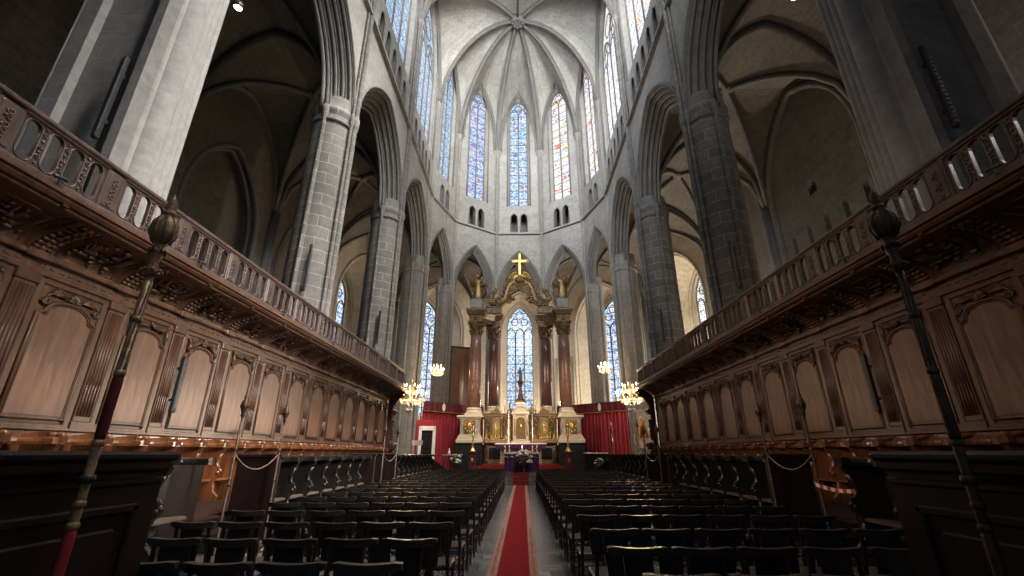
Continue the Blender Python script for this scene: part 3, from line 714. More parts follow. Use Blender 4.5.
# -- gallery cornice and balustrade
rail_proto = None
def balu_outline(x, hw, z0, z1):
    n = 7; top = [(x + hw * math.cos(PI * i / n), z1 - hw + hw * math.sin(PI * i / n)) for i in range(n + 1)]
    bot = [(x + hw * math.cos(PI + PI * i / n), z0 + hw + hw * math.sin(PI + PI * i / n)) for i in range(n + 1)]
    return top, bot
def pierced():
    """pierced parapet board with four rounded slots and a carved pedestal block"""
    mb = MB(); x0, x1, z0, z1 = -PX / 2 + .16, PX / 2 - .16, .08, .79; p = (x1 - x0) / 4; hw = .108; za, zb = .14, .74
    for yf in (-.03, .03):
        c = x0
        for k in range(4):
            x = x0 + p * (k + .5); top, bot = balu_outline(x, hw, za, zb)
            mb.quad((c, yf, z0), (x - hw, yf, z0), (x - hw, yf, z1), (c, yf, z1))
            for a, b in zip(top, top[1:]): mb.quad((a[0], yf, a[1]), (b[0], yf, b[1]), (b[0], yf, z1), (a[0], yf, z1))
            for a, b in zip(bot, bot[1:]): mb.quad((a[0], yf, a[1]), (b[0], yf, b[1]), (b[0], yf, z0), (a[0], yf, z0))
            c = x + hw
        mb.quad((c, yf, z0), (x1, yf, z0), (x1, yf, z1), (c, yf, z1))
    for k in range(4):
        x = x0 + p * (k + .5); top, bot = balu_outline(x, hw, za, zb); lp = top + bot
        for a, b in zip(lp, lp[1:] + lp[:1]): mb.quad((a[0], -.03, a[1]), (b[0], -.03, b[1]), (b[0], .03, b[1]), (a[0], .03, a[1]))
        mb.tube([(a[0], .035, a[1]) for a in lp], .012, 5, closed=True)
        if k < 3:
            xx = x + p / 2
            for (cz, s, r) in ((.28, 1, .036), (.44, -1, .034), (.61, 1, .036)): scroll(mb, (xx, cz), r, s, 1.2, .014, .038); scroll(mb, (xx, cz), r, s, 1.2, .012, -.038)
            for zz in (.19, .36, .52, .70): mb.ball((xx, .035, zz), .022, 5, 4); mb.ball((xx, -.035, zz), .022, 5, 4)
    return mb
def pedestal():
    mb = MB(); x = -PX / 2; mb.bbox(x - .16, x + .16, -.06, .06, .08, .80, .012)
    mb.bbox(x - .12, x + .12, .05, .075, .15, .73, .01)
    for i in range(5): scroll(mb, (x, .22 + .1 * i), .05, 1 if i % 2 else -1, 1.2, .014, .08)
    return mb
pm, qm = pierced(), pedestal()
for sx, sn, rz in SIDES:
    ln = YS1 - YS0; yc = (YS0 + YS1) / 2
    t = thing('gallery_cornice', 'long moulded walnut cornice carrying the balustrade above the %s stalls' % sn, 'cornice', (sx * XW, yc, ZP), rz)
    c = MB(); prof = [(.02, 2.90), (.80, 2.90), (.84, 2.93), (.84, 2.96), (.90, 2.97), (.94, 3.01), (.94, 3.04), (.99, 3.05), (.99, 3.10), (.02, 3.10)]
    c.prism(prof, -ln / 2 - .0, ln / 2 + .25, 'x') if sx > 0 else c.prism(prof, -ln / 2 - .25, ln / 2, 'x')
    c.build('moulding', 'walnut', t)
    c = MB()
    for k in range(NP): c.box(-ln / 2 + k * PX + .5, -ln / 2 + k * PX + .58, .85, .90, 2.935, 2.965)
    c.build('cornice_blocks', 'walnut', t)
    t = thing('balustrade', 'pierced and carved wooden balustrade along the gallery over the %s stalls' % sn, 'balustrade', (sx * XW, yc, ZP + 3.10), rz)
    h = MB(); h.bbox(-ln / 2, ln / 2, .74, .92, .79, .87, .02); h.bbox(-ln / 2, ln / 2, .77, .89, .75, .80, .012); h.build('handrail', 'rail', t)
    h = MB(); h.bbox(-ln / 2, ln / 2, .72, .94, 0, .10, .02); h.build('bottom_rail', 'rail', t)
    o1 = pm.build('pierced_panel', 'rail', t); o2 = qm.build('pedestal', 'rail', t)
    for i in range(NP):
        x = -ln / 2 + PX * (i + .5)
        for o in (o1, o2):
            c = o if i == 0 else o.copy()
            if i: COL.objects.link(c); c.parent = t
            c.location = (x, .83, 0)
# -- stall seats: shaped dividers, tip-up seat, curved shoulder rail
def make_stall(mats, name, high=True):
    seat, body, rail = mats
    t = thing(name, 'x', 'stall'); p = PX / 2
    d = MB(); x = p / 2 - .04
    out = [(0, 0), (.58, 0), (.60, .12), (.50, .22), (.46, .40), (.50, .50), (.56, .56), (.57, .64), (.50, .70), (.42, .74), (.40, .86), (.46, .98), (.55, 1.04), (.58, 1.10), (.56, 1.14), (0, 1.14)]
    d.prism(out, x - .035, x + .035, 'x') if True else 0; d.build('divider', body, t)
    k = MB(); pts = [(x, .50 + .07 * math.cos(a * .5), .60 + .07 * math.sin(a * .5)) for a in range(10)]
    k.tube(pts, .035, 6); k.ball((x, .52, .60), .05, 8, 6, (1.2, 1, 1)); k.tube([(x, .54, .66), (x, .45, .76), (x, .44, .88), (x, .52, 1.02)], .042, 6); k.build('arm_scroll', rail, t)
    s = MB(); s.prism([(.06, .40), (.06, .45), (.40, .475), (.45, .46), (.45, .43), (.40, .41)], -p / 2 + .05, p / 2 - .05, 'x'); s.lathe([(.02, .22), (.07, .28), (.09, .36), (.12, .41)], (0, .22, 0), 8); s.build('seat', seat, t)
    b = MB(); b.box(-p / 2 + .004, p / 2 - .004, 0, .04, 0, 1.31 if high else 1.1); b.build('backrest', body, t)
    r = MB(); n = 12; ro, ri_ = [], []
    for i in range(n + 1):
        a = PI * i / n; ro.append((p / 2 * math.cos(a) * .985, .60 - .60 * math.sin(a) ** .6)); ri_.append(((p / 2 - .10) * math.cos(a), .60 - .42 * math.sin(a) ** .8 + (0.0 if 0 < i < n else 0)))
    rings = []
    for (x1, y1), (x2, y2) in zip(ro, ri_): rings.append([(x1, y1, 1.13), (x2, y2, 1.13), (x2, y2 + .015, 1.17), (x2, y2, 1.21), (x1, y1, 1.23)])
    r.rings(rings, cap=True, sm=False)
    r.prism([(p / 2 - .12, .50), (p / 2 - .004, .50), (p / 2 - .004, .60), (p / 2 - .05, .66), (p / 2 - .13, .60)], 1.145, 1.235, 'z')
    # raised curved back above the rail
    bk = []
    for i in range(n + 1):
        a = PI * i / n; bk.append([(p / 2 * .93 * math.cos(a), .40 - .36 * math.sin(a), 1.2), (p / 2 * .93 * math.cos(a), .40 - .36 * math.sin(a), 1.2 + .10 * (.10 + .90 * abs(math.cos(a)))), (p / 2 * .86 * math.cos(a), .42 - .34 * math.sin(a), 1.2 + .10 * (.10 + .90 * abs(math.cos(a)))), (p / 2 * .86 * math.cos(a), .42 - .34 * math.sin(a), 1.2)])
    if high:
        r.rings(bk, cap=True, sm=False); r.ball((p / 2 - .06, .54, 1.25), .058, 8, 6, (.9, 1.3, .9)); r.tube([(p / 2 - .06, .50, 1.24), (p / 2 - .07, .36, 1.27), (p / 2 - .06, .20, 1.28)], [.045, .04, .03], 6)
    r.build('shoulder_rail', rail, t)
    return t
ZU = 0.54; ZL = 0.26; XL = 5.08; p = PX / 2
up = make_stall(('stall', 'stall', 'stall'), 'choir_stall'); n = 0
for sx, sn, rz in SIDES:
    for i in range(26):
        y = PY0 - 2.5 * PX + p * (i + .5)
        lab = 'polished brown seat in the upper row of %s choir stalls, %s from the camera end' % (sn, ORD[i])
        if n == 0: up.location = (sx * (XW - .02), y, ZU); up.rotation_euler = (0, 0, rz); up['label'] = lab; up['group'] = 'upper row of the left stalls'
        else: dup(up, (sx * (XW - .02), y, ZU), rz, lab, 'upper row of the %s stalls' % sn)
        n += 1
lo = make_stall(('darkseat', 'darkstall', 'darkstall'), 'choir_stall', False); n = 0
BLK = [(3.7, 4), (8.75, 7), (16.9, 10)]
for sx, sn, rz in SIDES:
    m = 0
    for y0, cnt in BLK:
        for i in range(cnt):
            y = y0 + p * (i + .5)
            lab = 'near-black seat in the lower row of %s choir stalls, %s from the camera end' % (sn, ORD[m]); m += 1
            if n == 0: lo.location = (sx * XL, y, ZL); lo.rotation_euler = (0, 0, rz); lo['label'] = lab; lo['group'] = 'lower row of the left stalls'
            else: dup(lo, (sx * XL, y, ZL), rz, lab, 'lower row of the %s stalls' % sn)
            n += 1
# -- desks behind the lower row, platforms
bn = ['nearest the camera', 'between the two stair gaps', 'nearest the altar']
for sx, sn, rz in SIDES:
    for (y0, cnt), w_ in zip(BLK, bn):
        ln = cnt * p
        t = thing('stall_desk', 'dark desk backing the lower %s stalls, block %s' % (sn, w_), 'desk', (sx * (XL + .02), y0 + ln / 2, 0), rz)
        ex = .78 if w_ == bn[0] else 0
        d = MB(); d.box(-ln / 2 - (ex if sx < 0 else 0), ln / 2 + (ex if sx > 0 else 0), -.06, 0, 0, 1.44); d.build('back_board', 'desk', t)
        d = MB(); d.prism([(-.30, 1.40), (-.02, 1.44), (.0, 1.46), (.0, 1.50), (-.02, 1.50), (-.30, 1.44)], -ln / 2 - .02, ln / 2 + .02, 'x'); d.build('desk_top', 'desk', t)
        for e in (-1, 1):
            q = MB(); far = (e == 1) == (sx > 0)
            if w_ == bn[0] and far: continue
            if w_ == bn[2] and far: q.prism([(-.1, 0), (1.25, 0), (1.25, .75), (1.15, .82), (.2, 1.46), (-.1, 1.5)], e * ln / 2 - .05 + .12 * e, e * ln / 2 + .05 + .12 * e, 'x')
            else:
                q.bbox(e * ln / 2 - .05 + .12 * e, e * ln / 2 + .05 + .12 * e, -.1, .68, 0, 1.5, .02)
                q.bbox(e * ln / 2 - .07 + .12 * e, e * ln / 2 + .07 + .12 * e, -.12, .72, 1.46, 1.54, .02)
            q.build('end_panel', 'desk', t)
        f = MB(); f.box(-ln / 2, ln / 2, .006, .80, 0, ZL); tag(f.build('stall_step', 'darkstall'), 'low black wooden step under the lower %s stalls, block %s' % (sn, w_), 'platform')
        bpy.context.view_layer.objects.active = None
        o = bpy.data.objects['stall_step'] if False else COL.objects[-1]; o.location = (sx * (XL + .02), y0 + ln / 2, 0); o.rotation_euler = (0, 0, rz)
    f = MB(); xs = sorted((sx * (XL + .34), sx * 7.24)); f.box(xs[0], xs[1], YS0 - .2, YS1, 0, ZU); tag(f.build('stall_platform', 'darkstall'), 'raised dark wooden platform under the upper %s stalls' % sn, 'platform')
    # stairs in the two gaps
    for k, (ya, yb) in enumerate(((7.45, 8.6), (14.3, 16.75))):
        f = MB()
        for st in range(3): xs = sorted((sx * (XL - .55 + .28 * st), sx * (XL + .33))); f.box(xs[0], xs[1], ya + .20, yb - .20, .18 * st, .18 * (st + 1))
        tag(f.build('stall_stairs', 'desk'), 'short dark steps up to the upper %s stalls, %s gap from the camera' % (sn, ORD[k]), 'stairs')
    # lower board of the rear wall under the panels
    f = MB(); xs = sorted((sx * XW, sx * (XW + .1))); f.box(xs[0], xs[1], YS0, YS1, ZU, ZP); f.build('trim_8', 'walnut', kind='structure')

# -- panelled return desks at the entrance of the choir
for sx, sn, rz in SIDES:
    ln = 5.2; t = thing('panelled_screen', 'tall near-black panelled stall end beside the camera, %s of the aisle' % sn, 'screen', (sx * 2.48, 3.27 - ln / 2, 0), rz)
    b = MB(); b.box(-ln / 2, ln / 2, -.26, 0, 0, 1.44); b.build('body', 'desk', t)
    c = MB(); c.bbox(-ln / 2 - .05, ln / 2 + .05, -.32, .07, 1.50, 1.56, .02); c.bbox(-ln / 2 - .02, ln / 2 + .02, -.29, .04, 1.44, 1.51, .015); c.bbox(-ln / 2, ln / 2, -.26, .02, 1.36, 1.40, .008); c.build('top_moulding', 'desk', t)
    for k in range(4):
        x = -ln / 2 + .16 + k * 1.29; q = MB()
        for (a0, a1, z0, z1) in ((x, x + 1.0, 1.20, 1.25), (x, x + 1.0, .15, .20), (x, x + .05, .15, 1.25), (x + .95, x + 1.0, .15, 1.25)): q.bbox(a0, a1, -.01, .025, z0, z1, .01)
        q.bbox(x + .13, x + .87, -.01, .015, .28, 1.12, .012); q.build('raised_panel', 'desk', t)

# -- tall processional staffs clamped to the screens
def staff(sx, sn, m1, m2, lab):
    t = thing('processional_staff', lab, 'staff', (sx * 2.30, 2.50, 0))
    b = MB(); b.lathe([(.023, 0), (.023, 1.3), (.021, 2.62)], (0, 0, 0), 12)
    for z in (.4, 1.2, 1.30, 1.60, 1.98, 2.3): b.lathe([(.022, -.02), (.029, -.012), (.031, 0), (.029, .012), (.022, .02)], (0, 0, z), 12)
    for k in range(6):
        a = k * PI / 3; b.tube([(.021 * math.cos(a + z * 2), .021 * math.sin(a + z * 2), z) for z in [2.0 + .042 * i for i in range(14)]], .005, 4)
    b.build('shaft', m1, t)
    for z0, z1 in ((.42, 1.18), (1.62, 1.96)):
        v = MB(); v.lathe([(.0245, z0), (.027, z0 + .02), (.027, z1 - .02), (.0245, z1)], (0, 0, 0), 12); v.build('velvet_sleeve', ('velvet' if z0 < 1 else 'darkvelvet') if sx < 0 else 'darkbronze', t)  # left staff: one velvet, lit lower and shaded upper sleeve set by colour
    f = MB(); FZ = lambda z: 3.17 - (3.18 - z) * .78
    f.lathe([(rr * .70, FZ(z)) for rr, z in [(.028, 2.42), (.05, 2.45), (.055, 2.48), (.036, 2.52), (.034, 2.57), (.048, 2.60), (.05, 2.66), (.04, 2.69), (.05, 2.71), (.085, 2.76), (.098, 2.82), (.095, 2.88), (.06, 2.94), (.045, 2.955), (.05, 2.97), (.062, 2.985), (.05, 3.0), (.032, 3.02), (.05, 3.045), (.034, 3.065), (.042, 3.085), (.028, 3.10), (.033, 3.115), (.018, 3.135), (.012, 3.155), (.002, 3.18)]], (0, 0, 0), 16)
    for k in range(8):
        a = k * PI / 4; f.tube([(q * .7 * math.cos(a), q * .7 * math.sin(a), FZ(z)) for q, z in ((.06, 2.72), (.100, 2.81), (.085, 2.9), (.05, 2.95))], .012, 5)
        f.ball((.052 * math.cos(a), .052 * math.sin(a), FZ(2.47)), .012, 5, 4); f.ball((.045 * math.cos(a + .4), .045 * math.sin(a + .4), FZ(2.64)), .012, 5, 4, (1, 1, 1.6))
    f.build('finial', m2, t)
    c = MB(); c.lathe([(.034, -.022), (.038, 0), (.034, .022)], (0, 0, 1.42), 12); xs = sorted((sx * .025, sx * .175)); c.box(xs[0], xs[1], -.02, .02, 1.405, 1.435); c.build('clamp', 'iron', t)
staff(-1, 'left', 'bronze', 'bronze', 'gilded carved processional staff with red velvet sleeves clamped to the screen left of the aisle')
staff(1, 'right', 'darkbronze', 'darkbronze', 'dark carved processional staff clamped to the screen right of the aisle')

# -- small staffs at the stair gaps, with chains between them
def small_staff():
    t = thing('stair_staff', 'x', 'staff')
    b = MB(); b.lathe([(.12, 0), (.12, .02), (.03, .05), (.018, .07), (.018, 2.1)], (0, 0, 0), 10)
    for z in (.6, 1.1, 1.6): b.lathe([(.018, -.02), (.03, 0), (.018, .02)], (0, 0, z), 10)
    b.build('shaft', 'darkbronze', t)
    f = MB(); f.lathe([(.018, 2.08), (.035, 2.10), (.025, 2.14), (.05, 2.2), (.06, 2.27), (.045, 2.33), (.025, 2.36), (.034, 2.39), (.02, 2.42), (.012, 2.47), (.002, 2.52)], (0, 0, 0), 10)
    for k in range(6): a = k * PI / 3; f.ball((.05 * math.cos(a), .05 * math.sin(a), 2.25), .02, 5, 4, (1, 1, 2))
    f.build('finial', 'darkbronze', t); return t
ss = small_staff(); n = 0
pl = ['nearest the camera', 'on the far side of the first stair gap', 'on the near side of the second stair gap', 'nearest the altar']
for sx, sn, rz in SIDES:
    for k, y in enumerate((7.12, 8.43, 14.9, 16.5)):
        lab = 'slim dark staff by the %s stalls, %s' % (sn, pl[k]); loc = (sx * 4.37, y, 0)
        if n == 0: ss.location = loc; ss['label'] = lab; ss['group'] = 'slim staffs by the stair gaps'
        else: dup(ss, loc, 0, lab, 'slim staffs by the stair gaps')
        n += 1
    for k, (a, b) in enumerate(((7.1, 8.45), (14.9, 16.5))):
        c = MB(); c.tube([(sx * 4.37, a + .045 + (b - a - .09) * i / 14, 1.52 - .22 * (1 - (2 * i / 14 - 1) ** 2)) for i in range(15)], .012, 5)
        tag(c.build('barrier_chain', 'bronze'), 'thin chain hanging across the %s stair gap of the %s stalls' % (ORD[k], sn), 'chain')

# -- red and white barrier tape across the right-hand near stall
t = thing('barrier_tape', 'red and white striped tape strung across the nearest right lower stall', 'tape')
f = lambda q: (4.34, 6.35 + .80 * q, 1.06 + .03 * q - .03 * math.sin(PI * q))
for i in range(10):
    q = MB(); A, B = V(f(i / 10)), V(f((i + 1) / 10))
    q.rings([[tuple(P_ + V((o, 0, z))) for o, z in ((0, 0), (.006, 0), (.006, .05), (0, .05))] for P_ in (A, B)], cap=True, sm=False)
    q.build('red_stripe' if i % 2 == 0 else 'white_stripe', 'tapered' if i % 2 == 0 else 'tapewhite', t)

# -- column loudspeakers
def column_speaker(loc, h, rz, lab, g='column loudspeakers'):
    t = thing('column_speaker', lab, 'speaker', loc, rz, g)
    b = MB(); b.bbox(-.055, .055, 0, .09, 0, h, .012); b.build('cabinet', 'plastic', t)
    q = MB(); q.bbox(-.045, .045, .085, .1, .04, h - .04, .008)
    for k in range(int(h / .1) - 1): q.tube([(-.04, .1, .08 + k * .1), (.04, .1, .08 + k * .1)], .006, 4)
    q.build('grille', 'iron', t)
    q = MB(); q.box(-.03, .03, -.06, .0, h * .2, h * .24); q.box(-.03, .03, -.06, 0, h * .76, h * .8); q.build('bracket', 'iron', t)
for sx, sn, rz in SIDES:
    column_speaker((sx * (XW - .14), PY0 + PX * 1 + .22, ZP + .45), 1.15, rz, 'slim black loudspeaker on the fluted pilaster of the %s stalls' % sn)
    column_speaker((sx * 7.98, 6.66, 7.1), 2.0, PI, 'long black column loudspeaker on the great %s pier nearest the camera' % sn)
    column_speaker((sx * 8.0, 15.22, 7.2), 1.9, PI, 'long black column loudspeaker on the second %s pier' % sn)
    column_speaker((sx * 7.9, 23.72, 7.2), 1.9, PI, 'long black column loudspeaker on the third %s pier' % sn)

# -- small floodlights lying on the gallery ledge
def flood():
    t = thing('ledge_floodlight', 'x', 'lamp'); b = MB(); b.lathe([(.012, -.10), (.024, -.08), (.026, .0), (.028, .07), (.024, .075)], (0, 0, 0), 12) if False else b.tube([(0, -.09, -.01), (0, -.07, .0), (0, .06, .02), (0, .09, .02)], [.02, .024, .026, .024], 10); b.build('housing', 'plastic', t)
    q = MB(); q.box(-.012, .012, -.012, .012, -.12, -.01); q.box(-.022, .022, -.05, .05, -.13, -.115); q.build('foot', 'iron', t); return t
fp = flood(); n = 0
for sx, sn, rz in SIDES:
    for i, y in enumerate((5.05, 7.95, 11.2, 14.6, 19.2)):
        loc = (sx * (XW - .968), y, ZP + 3.10 + .134); lab = 'small black floodlight on the %s gallery ledge, %s from the camera' % (sn, ORD[i])
        if n == 0: fp.location = loc; fp['label'] = lab; fp['group'] = 'floodlights on the gallery ledges'
        else: dup(fp, loc, 0, lab, 'floodlights on the gallery ledges')
        n += 1
# -- two lit spotlights high beside the nave arches
for sx, sn, rz in SIDES:
    t = thing('spotlight', 'small lit spotlight high under the first %s aisle vault' % sn, 'lamp', (sx * 9.1, 10.04, 15.1) if sx < 0 else (sx * 9.2, 10.45, 15.7))
    b = MB(); b.lathe([(.05, .22), (.10, .2), (.13, 0), (.15, 0), (.12, .22)], (0, 0, 0), 12); b.build('housing', 'plastic', t)
    b = MB(); b.lathe([(.001, .02), (.12, .02), (.12, .04)], (0, 0, 0), 12, cap=True); b.build('lens', 'lamp', t)
    b = MB(); b.tube([(0, 0, .2), (0, 0, 5.5)], .02, 6); b.build('rod', 'iron', t)

# ------------------------------------------------------------------ chairs
def make_chair():
    t = thing('church_chair', 'x', 'chair')
    hw = .215
    for s in (-1, 1):
        l = MB(); l.tube([(s * (hw - .02), 0.0, 0), (s * (hw - .025), .02, .44), (s * (hw - .045), -.02, .82)], [.017, .021, .018], 6, twist=PI / 4, sm=False); l.build('back_post', 'chair', t)
        l = MB(); l.tube([(s * (hw - .02), .40, 0), (s * (hw - .02), .40, .44)], [.015, .021], 6, twist=PI / 4, sm=False); l.build('leg', 'chair', t)
    s_ = MB(); s_.bbox(-hw, hw, .015, .42, .43, .465, .012); s_.build('seat', 'rush', t)
    c = MB(); rs = []
    for i in range(11):
        q = -1 + 2 * i / 10; x = q * (hw + .018); y = -.022 - .03 * (1 - q * q); dz = .014 * q * q; e = .012 * (abs(q) > .95)
        rs.append([(x, y - .014, .802 + dz + e), (x, y + .014, .802 + dz + e), (x, y + .02, .838 + dz), (x, y + .03, .862 + dz - e), (x, y - .03, .862 + dz - e), (x, y - .022, .838 + dz)])
    c.rings(rs, cap=True, sm=False); c.build('crest_rail', 'crest', t)
    b = MB(); b.prism([(-.085, .46), (.085, .46), (.105, .62), (.115, .81), (-.115, .81), (-.105, .62)], -.03, -.008); b.build('back_splat', 'chair', t)
    r = MB()
    for z in (.14, .26): r.tube([(-hw + .03, .40, z), (hw - .03, .40, z)], .011, 5); r.tube([(-hw + .03, .01, z - .02), (hw - .03, .01, z - .02)], .011, 5)
    for s in (-1, 1):
        for z in (.12, .24): r.tube([(s * (hw - .025), .01, z), (s * (hw - .025), .40, z)], .011, 5)
    r.build('stretchers', 'chair', t)
    return t
ch = make_chair(); n = 0
rowsL = [3.38, 4.26, 5.2, 6.2, 7.15]; rowsR = [3.12, 3.95, 4.85, 5.85, 6.8]
while rowsL[-1] < 21.5: rowsL.append(rowsL[-1] + .93)
while rowsR[-1] < 21.5: rowsR.append(rowsR[-1] + .93)
rc = random.Random(5)
for sx, sn, rows in ((-1, 'left', rowsL), (1, 'right', rowsR)):
    for r, y in enumerate(rows):
        for k in range(6 if r or sx < 0 else 3):
            x = (.67 if r else .74) + .25 + .505 * k + rc.uniform(-.006, .006)
            yy = y + rc.uniform(-.02, .02)
            lab = 'black chair %s of the carpet, %s row from the camera, %s' % (sn, ORD[r], 'seat beside the aisle' if k == 0 else 'seat %s from the aisle' % ORD[k] if k < 5 else 'seat at the stalls end')
            loc = (sx * x + (-.03 if sx < 0 else -.02), yy, 0); rz = rc.uniform(-.02, .02); g = 'rows of chairs %s of the carpet' % sn
            if n == 0: ch.location = loc; ch.rotation_euler = (0, 0, rz); ch['label'] = lab; ch['group'] = g
            else: dup(ch, loc, rz, lab, g)
            n += 1

# ------------------------------------------------------------------ carpet runner
t = thing('carpet_runner', 'long red carpet runner with patterned beige borders down the central aisle', 'carpet', (0, 0, 0))
def cx(y): return -.135 + (y - 2.0) * .0054
ys = [1.0 + .6 * i for i in range(40)]
a = MB(); bL = MB(); bR = MB(); bp = MB()
for y0, y1 in zip(ys, ys[1:]):
    for mb, x0, x1, z in ((a, -.225, .225, .010), (bL, -.355, -.225, .010), (bR, .225, .355, .010)):
        q = [(cx(y0) + x0, y0, z), (cx(y0) + x1, y0, z), (cx(y1) + x1, y1, z), (cx(y1) + x0, y1, z)]
        i = mb.add(q + [(p_[0], p_[1], 0.001) for p_ in q]); mb.face((i, i + 1, i + 2, i + 3)); mb.face((i + 1, i + 5, i + 6, i + 2)); mb.face((i, i + 3, i + 7, i + 4))
M['cborder'] = stone('carpet_border', (0.40, 0.29, 0.19), (0.30, 0.17, 0.11), (0.24, 0.05, 0.04), bw=.05, rh=.06, ms=.008, rough=.95, stain=0.1)
a.build('red_field', 'carpet', t)
bL.build('patterned_border', 'cborder', t); bR.build('patterned_border', 'cborder', t)
for y0 in [1.0 + .11 * i for i in range(90)]:
    for s in (-1, 1):
        x = cx(y0) + s * .29; bp.poly([(x - .024, y0, .0125), (x, y0 - .03, .0125), (x + .024, y0, .0125), (x, y0 + .03, .0125)])
bp.build('border_motifs', 'carpet', t)['kind'] = 'stuff'

# ------------------------------------------------------------------ sanctuary
ZQ = 0.56
g = MB()
for k in range(3): g.box(-7.2, 7.2, 24.9 + .32 * k, 36.5, .187 * k, .187 * (k + 1) - .001 * (k == 2))
# the far stretches narrow with the apse
g.build('floor', 'floor', kind='structure')
c = MB()
for k in range(3):
    y = 24.9 + .32 * k; z = .187 * k
    c.box(-.42, .42, y - .012, y, z + .002, z + .199); c.box(-.42, .42, y - .012, y + .33, z + .188, z + .2)
tag(c.build('step_carpet', 'oldcarpet'), 'dark red carpet strip on the grey steps up to the front altar', 'carpet')

# front altar with purple frontal
t = thing('front_altar', 'front altar draped in purple cloth with white lace edge', 'altar', (.06, 26.4, ZQ))
b = MB(); b.bbox(-.92, .92, .06, .80, 0, 1.0, .02); b.build('body', 'white', t)
f = MB(); n = 40; f.rings([[(-.97 + 1.94 * i / n, .0 + .014 * math.sin(i * 1.4), z) for i in range(n + 1)] for z in (0.01, .5, 1.01)], closed=False)
for s in (-1, 1): f.quad((s * .97, .0, .01), (s * .97, .86, .01), (s * .97, .86, 1.01), (s * .97, .0, 1.01))
f.build('purple_frontal', 'purple', t)
l = MB(); l.bbox(-1.0, 1.0, -.03, .9, 1.0, 1.035, .01)
for i in range(21): x = -.98 + .098 * i; l.prism([(x - .05, 1.0), (x, .91), (x + .05, 1.0)], -.035, -.022)
for s in (-1, 1): l.prism([(-.03, 1.0), (-.03, .45), (.16, .62), (.25, .98)], s * .985 - .008, s * .985 + .008, 'x')
l.build('lace_cloth', 'linen', t)
w_ = MB(); w_.tube([(-.95 + 1.9 * i / 40, -.03, .78 + .035 * math.sin(i * .95)) for i in range(41)], .012, 5); w_.build('gold_braid', 'gilt', t)

def bouquet(loc, R, lab, vase_h, nflow, pink=.15, seed=1, candle=False):
    t = thing('flower_bouquet', lab, 'flowers', loc); rnd = random.Random(seed)
    v = MB(); v.lathe([(.12, 0), (.13, .02), (.05, .06), (.04, vase_h * .6), (.09, vase_h * .85), (.12, vase_h), (.11, vase_h)], (0, 0, 0), 12); v.build('vase', 'black', t)
    lf = MB()
    for k in range(70):
        a, e, r = rnd.uniform(0, 2 * PI), rnd.uniform(-.7, 1.4), rnd.uniform(.5, 1.15) * R
        d = V((math.cos(a) * math.cos(e), math.sin(a) * math.cos(e) * .7, math.sin(e))); q = V((0, 0, vase_h + R * .45)) + d * r; sdv = V((-math.sin(a), math.cos(a), .2)) * R * .12
        tip = q + d * R * .3 + V((0, 0, -.04)); lf.quad(q - d * R * .2, q + sdv, tip, q - sdv)
        if k % 5 == 0: lf.tube([(0, 0, vase_h), tuple(q)], .008, 4)
    lf.build('foliage', 'leaf', t)
    for k in range(nflow):
        a, e = rnd.uniform(0, 2 * PI), rnd.uniform(-.6, 1.4); d = V((math.cos(a) * math.cos(e), math.sin(a) * math.cos(e) * .7, math.sin(e))); q = V((0, 0, vase_h + R * .45)) + d * R * .92
        f = MB(); rr = R * .28
        for m in range(6): a2 = m * PI / 3; f.ball((rr * .55 * math.cos(a2), rr * .55 * math.sin(a2), 0), rr * .55, 6, 4, (1, 1, .7))
        f.ball((0, 0, rr * .2), rr * .5, 6, 4)
        o = f.build('flower', 'pinkpetal' if rnd.random() < pink else 'petal', t); o.location = q
bouquet((.20, 25.96, ZQ + .016), .44, 'white and pink flower bouquet standing before the purple front altar', .50, 26, .22, 3)
bouquet((-3.55, 26.1, ZQ), .30, 'white flower bouquet with green leaves left of the front altar', .5, 11, 0, 4)
bouquet((4.32, 26.1, ZQ), .26, 'small white flower bouquet beside the dark console table on the right', .35, 8, 0, 5)
t = thing('altar_candle', 'short white pillar candle standing on the front altar', 'candle', (.10, 26.62, ZQ + 1.035)); b = MB(); b.lathe([(.05, 0), (.05, .26), (.04, .27)], (0, 0, 0), 10); b.build('candle_body', 'wax', t); b = MB(); b.lathe([(.003, .27), (.02, .30), (.002, .36)], (0, 0, 0), 6); b.build('flame', 'flame', t)

# red steps of the high altar
t = thing('altar_steps', 'red carpeted steps rising to the high altar', 'steps', (0, 28.0, ZQ))
for k in range(3): b = MB(); b.bbox(-2.9 + .25 * k, 2.9 - .25 * k, .35 * k, 1.55, .11 * k, .11 * (k + 1), .008); b.bbox(-2.4, 2.4, 1.55, 3.2, .11 * k, .11 * (k + 1), .004); b.build('step', 'oldcarpet', t)
ZH = ZQ + .33
# high altar
t = thing('high_altar', 'marble high altar with white cloth and purple valance', 'altar', (.03, 29.35, ZH))
b = MB(); b.bbox(-1.3, 1.3, .1, .95, 0, 1.1, .02); b.bbox(-1.35, 1.35, .05, 1.0, 0, .12, .02); b.build('marble_body', 'carvedmarble', t)
b = MB(); b.bbox(-1.62, 1.62, -.1, 1.0, 1.16, 1.25, .02); b.build('white_cloth', 'linen', t)
b = MB(); b.rings([[(-1.55 + 3.1 * i / 60, -.05 + .01 * math.sin(i * 1.1), z) for i in range(61)] for z in (.98, 1.17)], closed=False)
for i in range(15): x = -1.45 + .207 * i; b.prism([(x - .10, .985), (x - .05, .90), (x, .86), (x + .05, .90), (x + .10, .985)], -.058, -.046)
b.build('purple_valance', 'purple', t)
for s in (-1, 1):
    for x in (1.0, .72): q = MB(); q.lathe([(.06, 0), (.06, .05), (.035, .09), (.05, .35), (.03, .6), (.05, .8), (.035, .95), (.06, 1.0), (.06, 1.1)], (s * x, -.02, 0), 8); q.build('baluster', 'white', t)

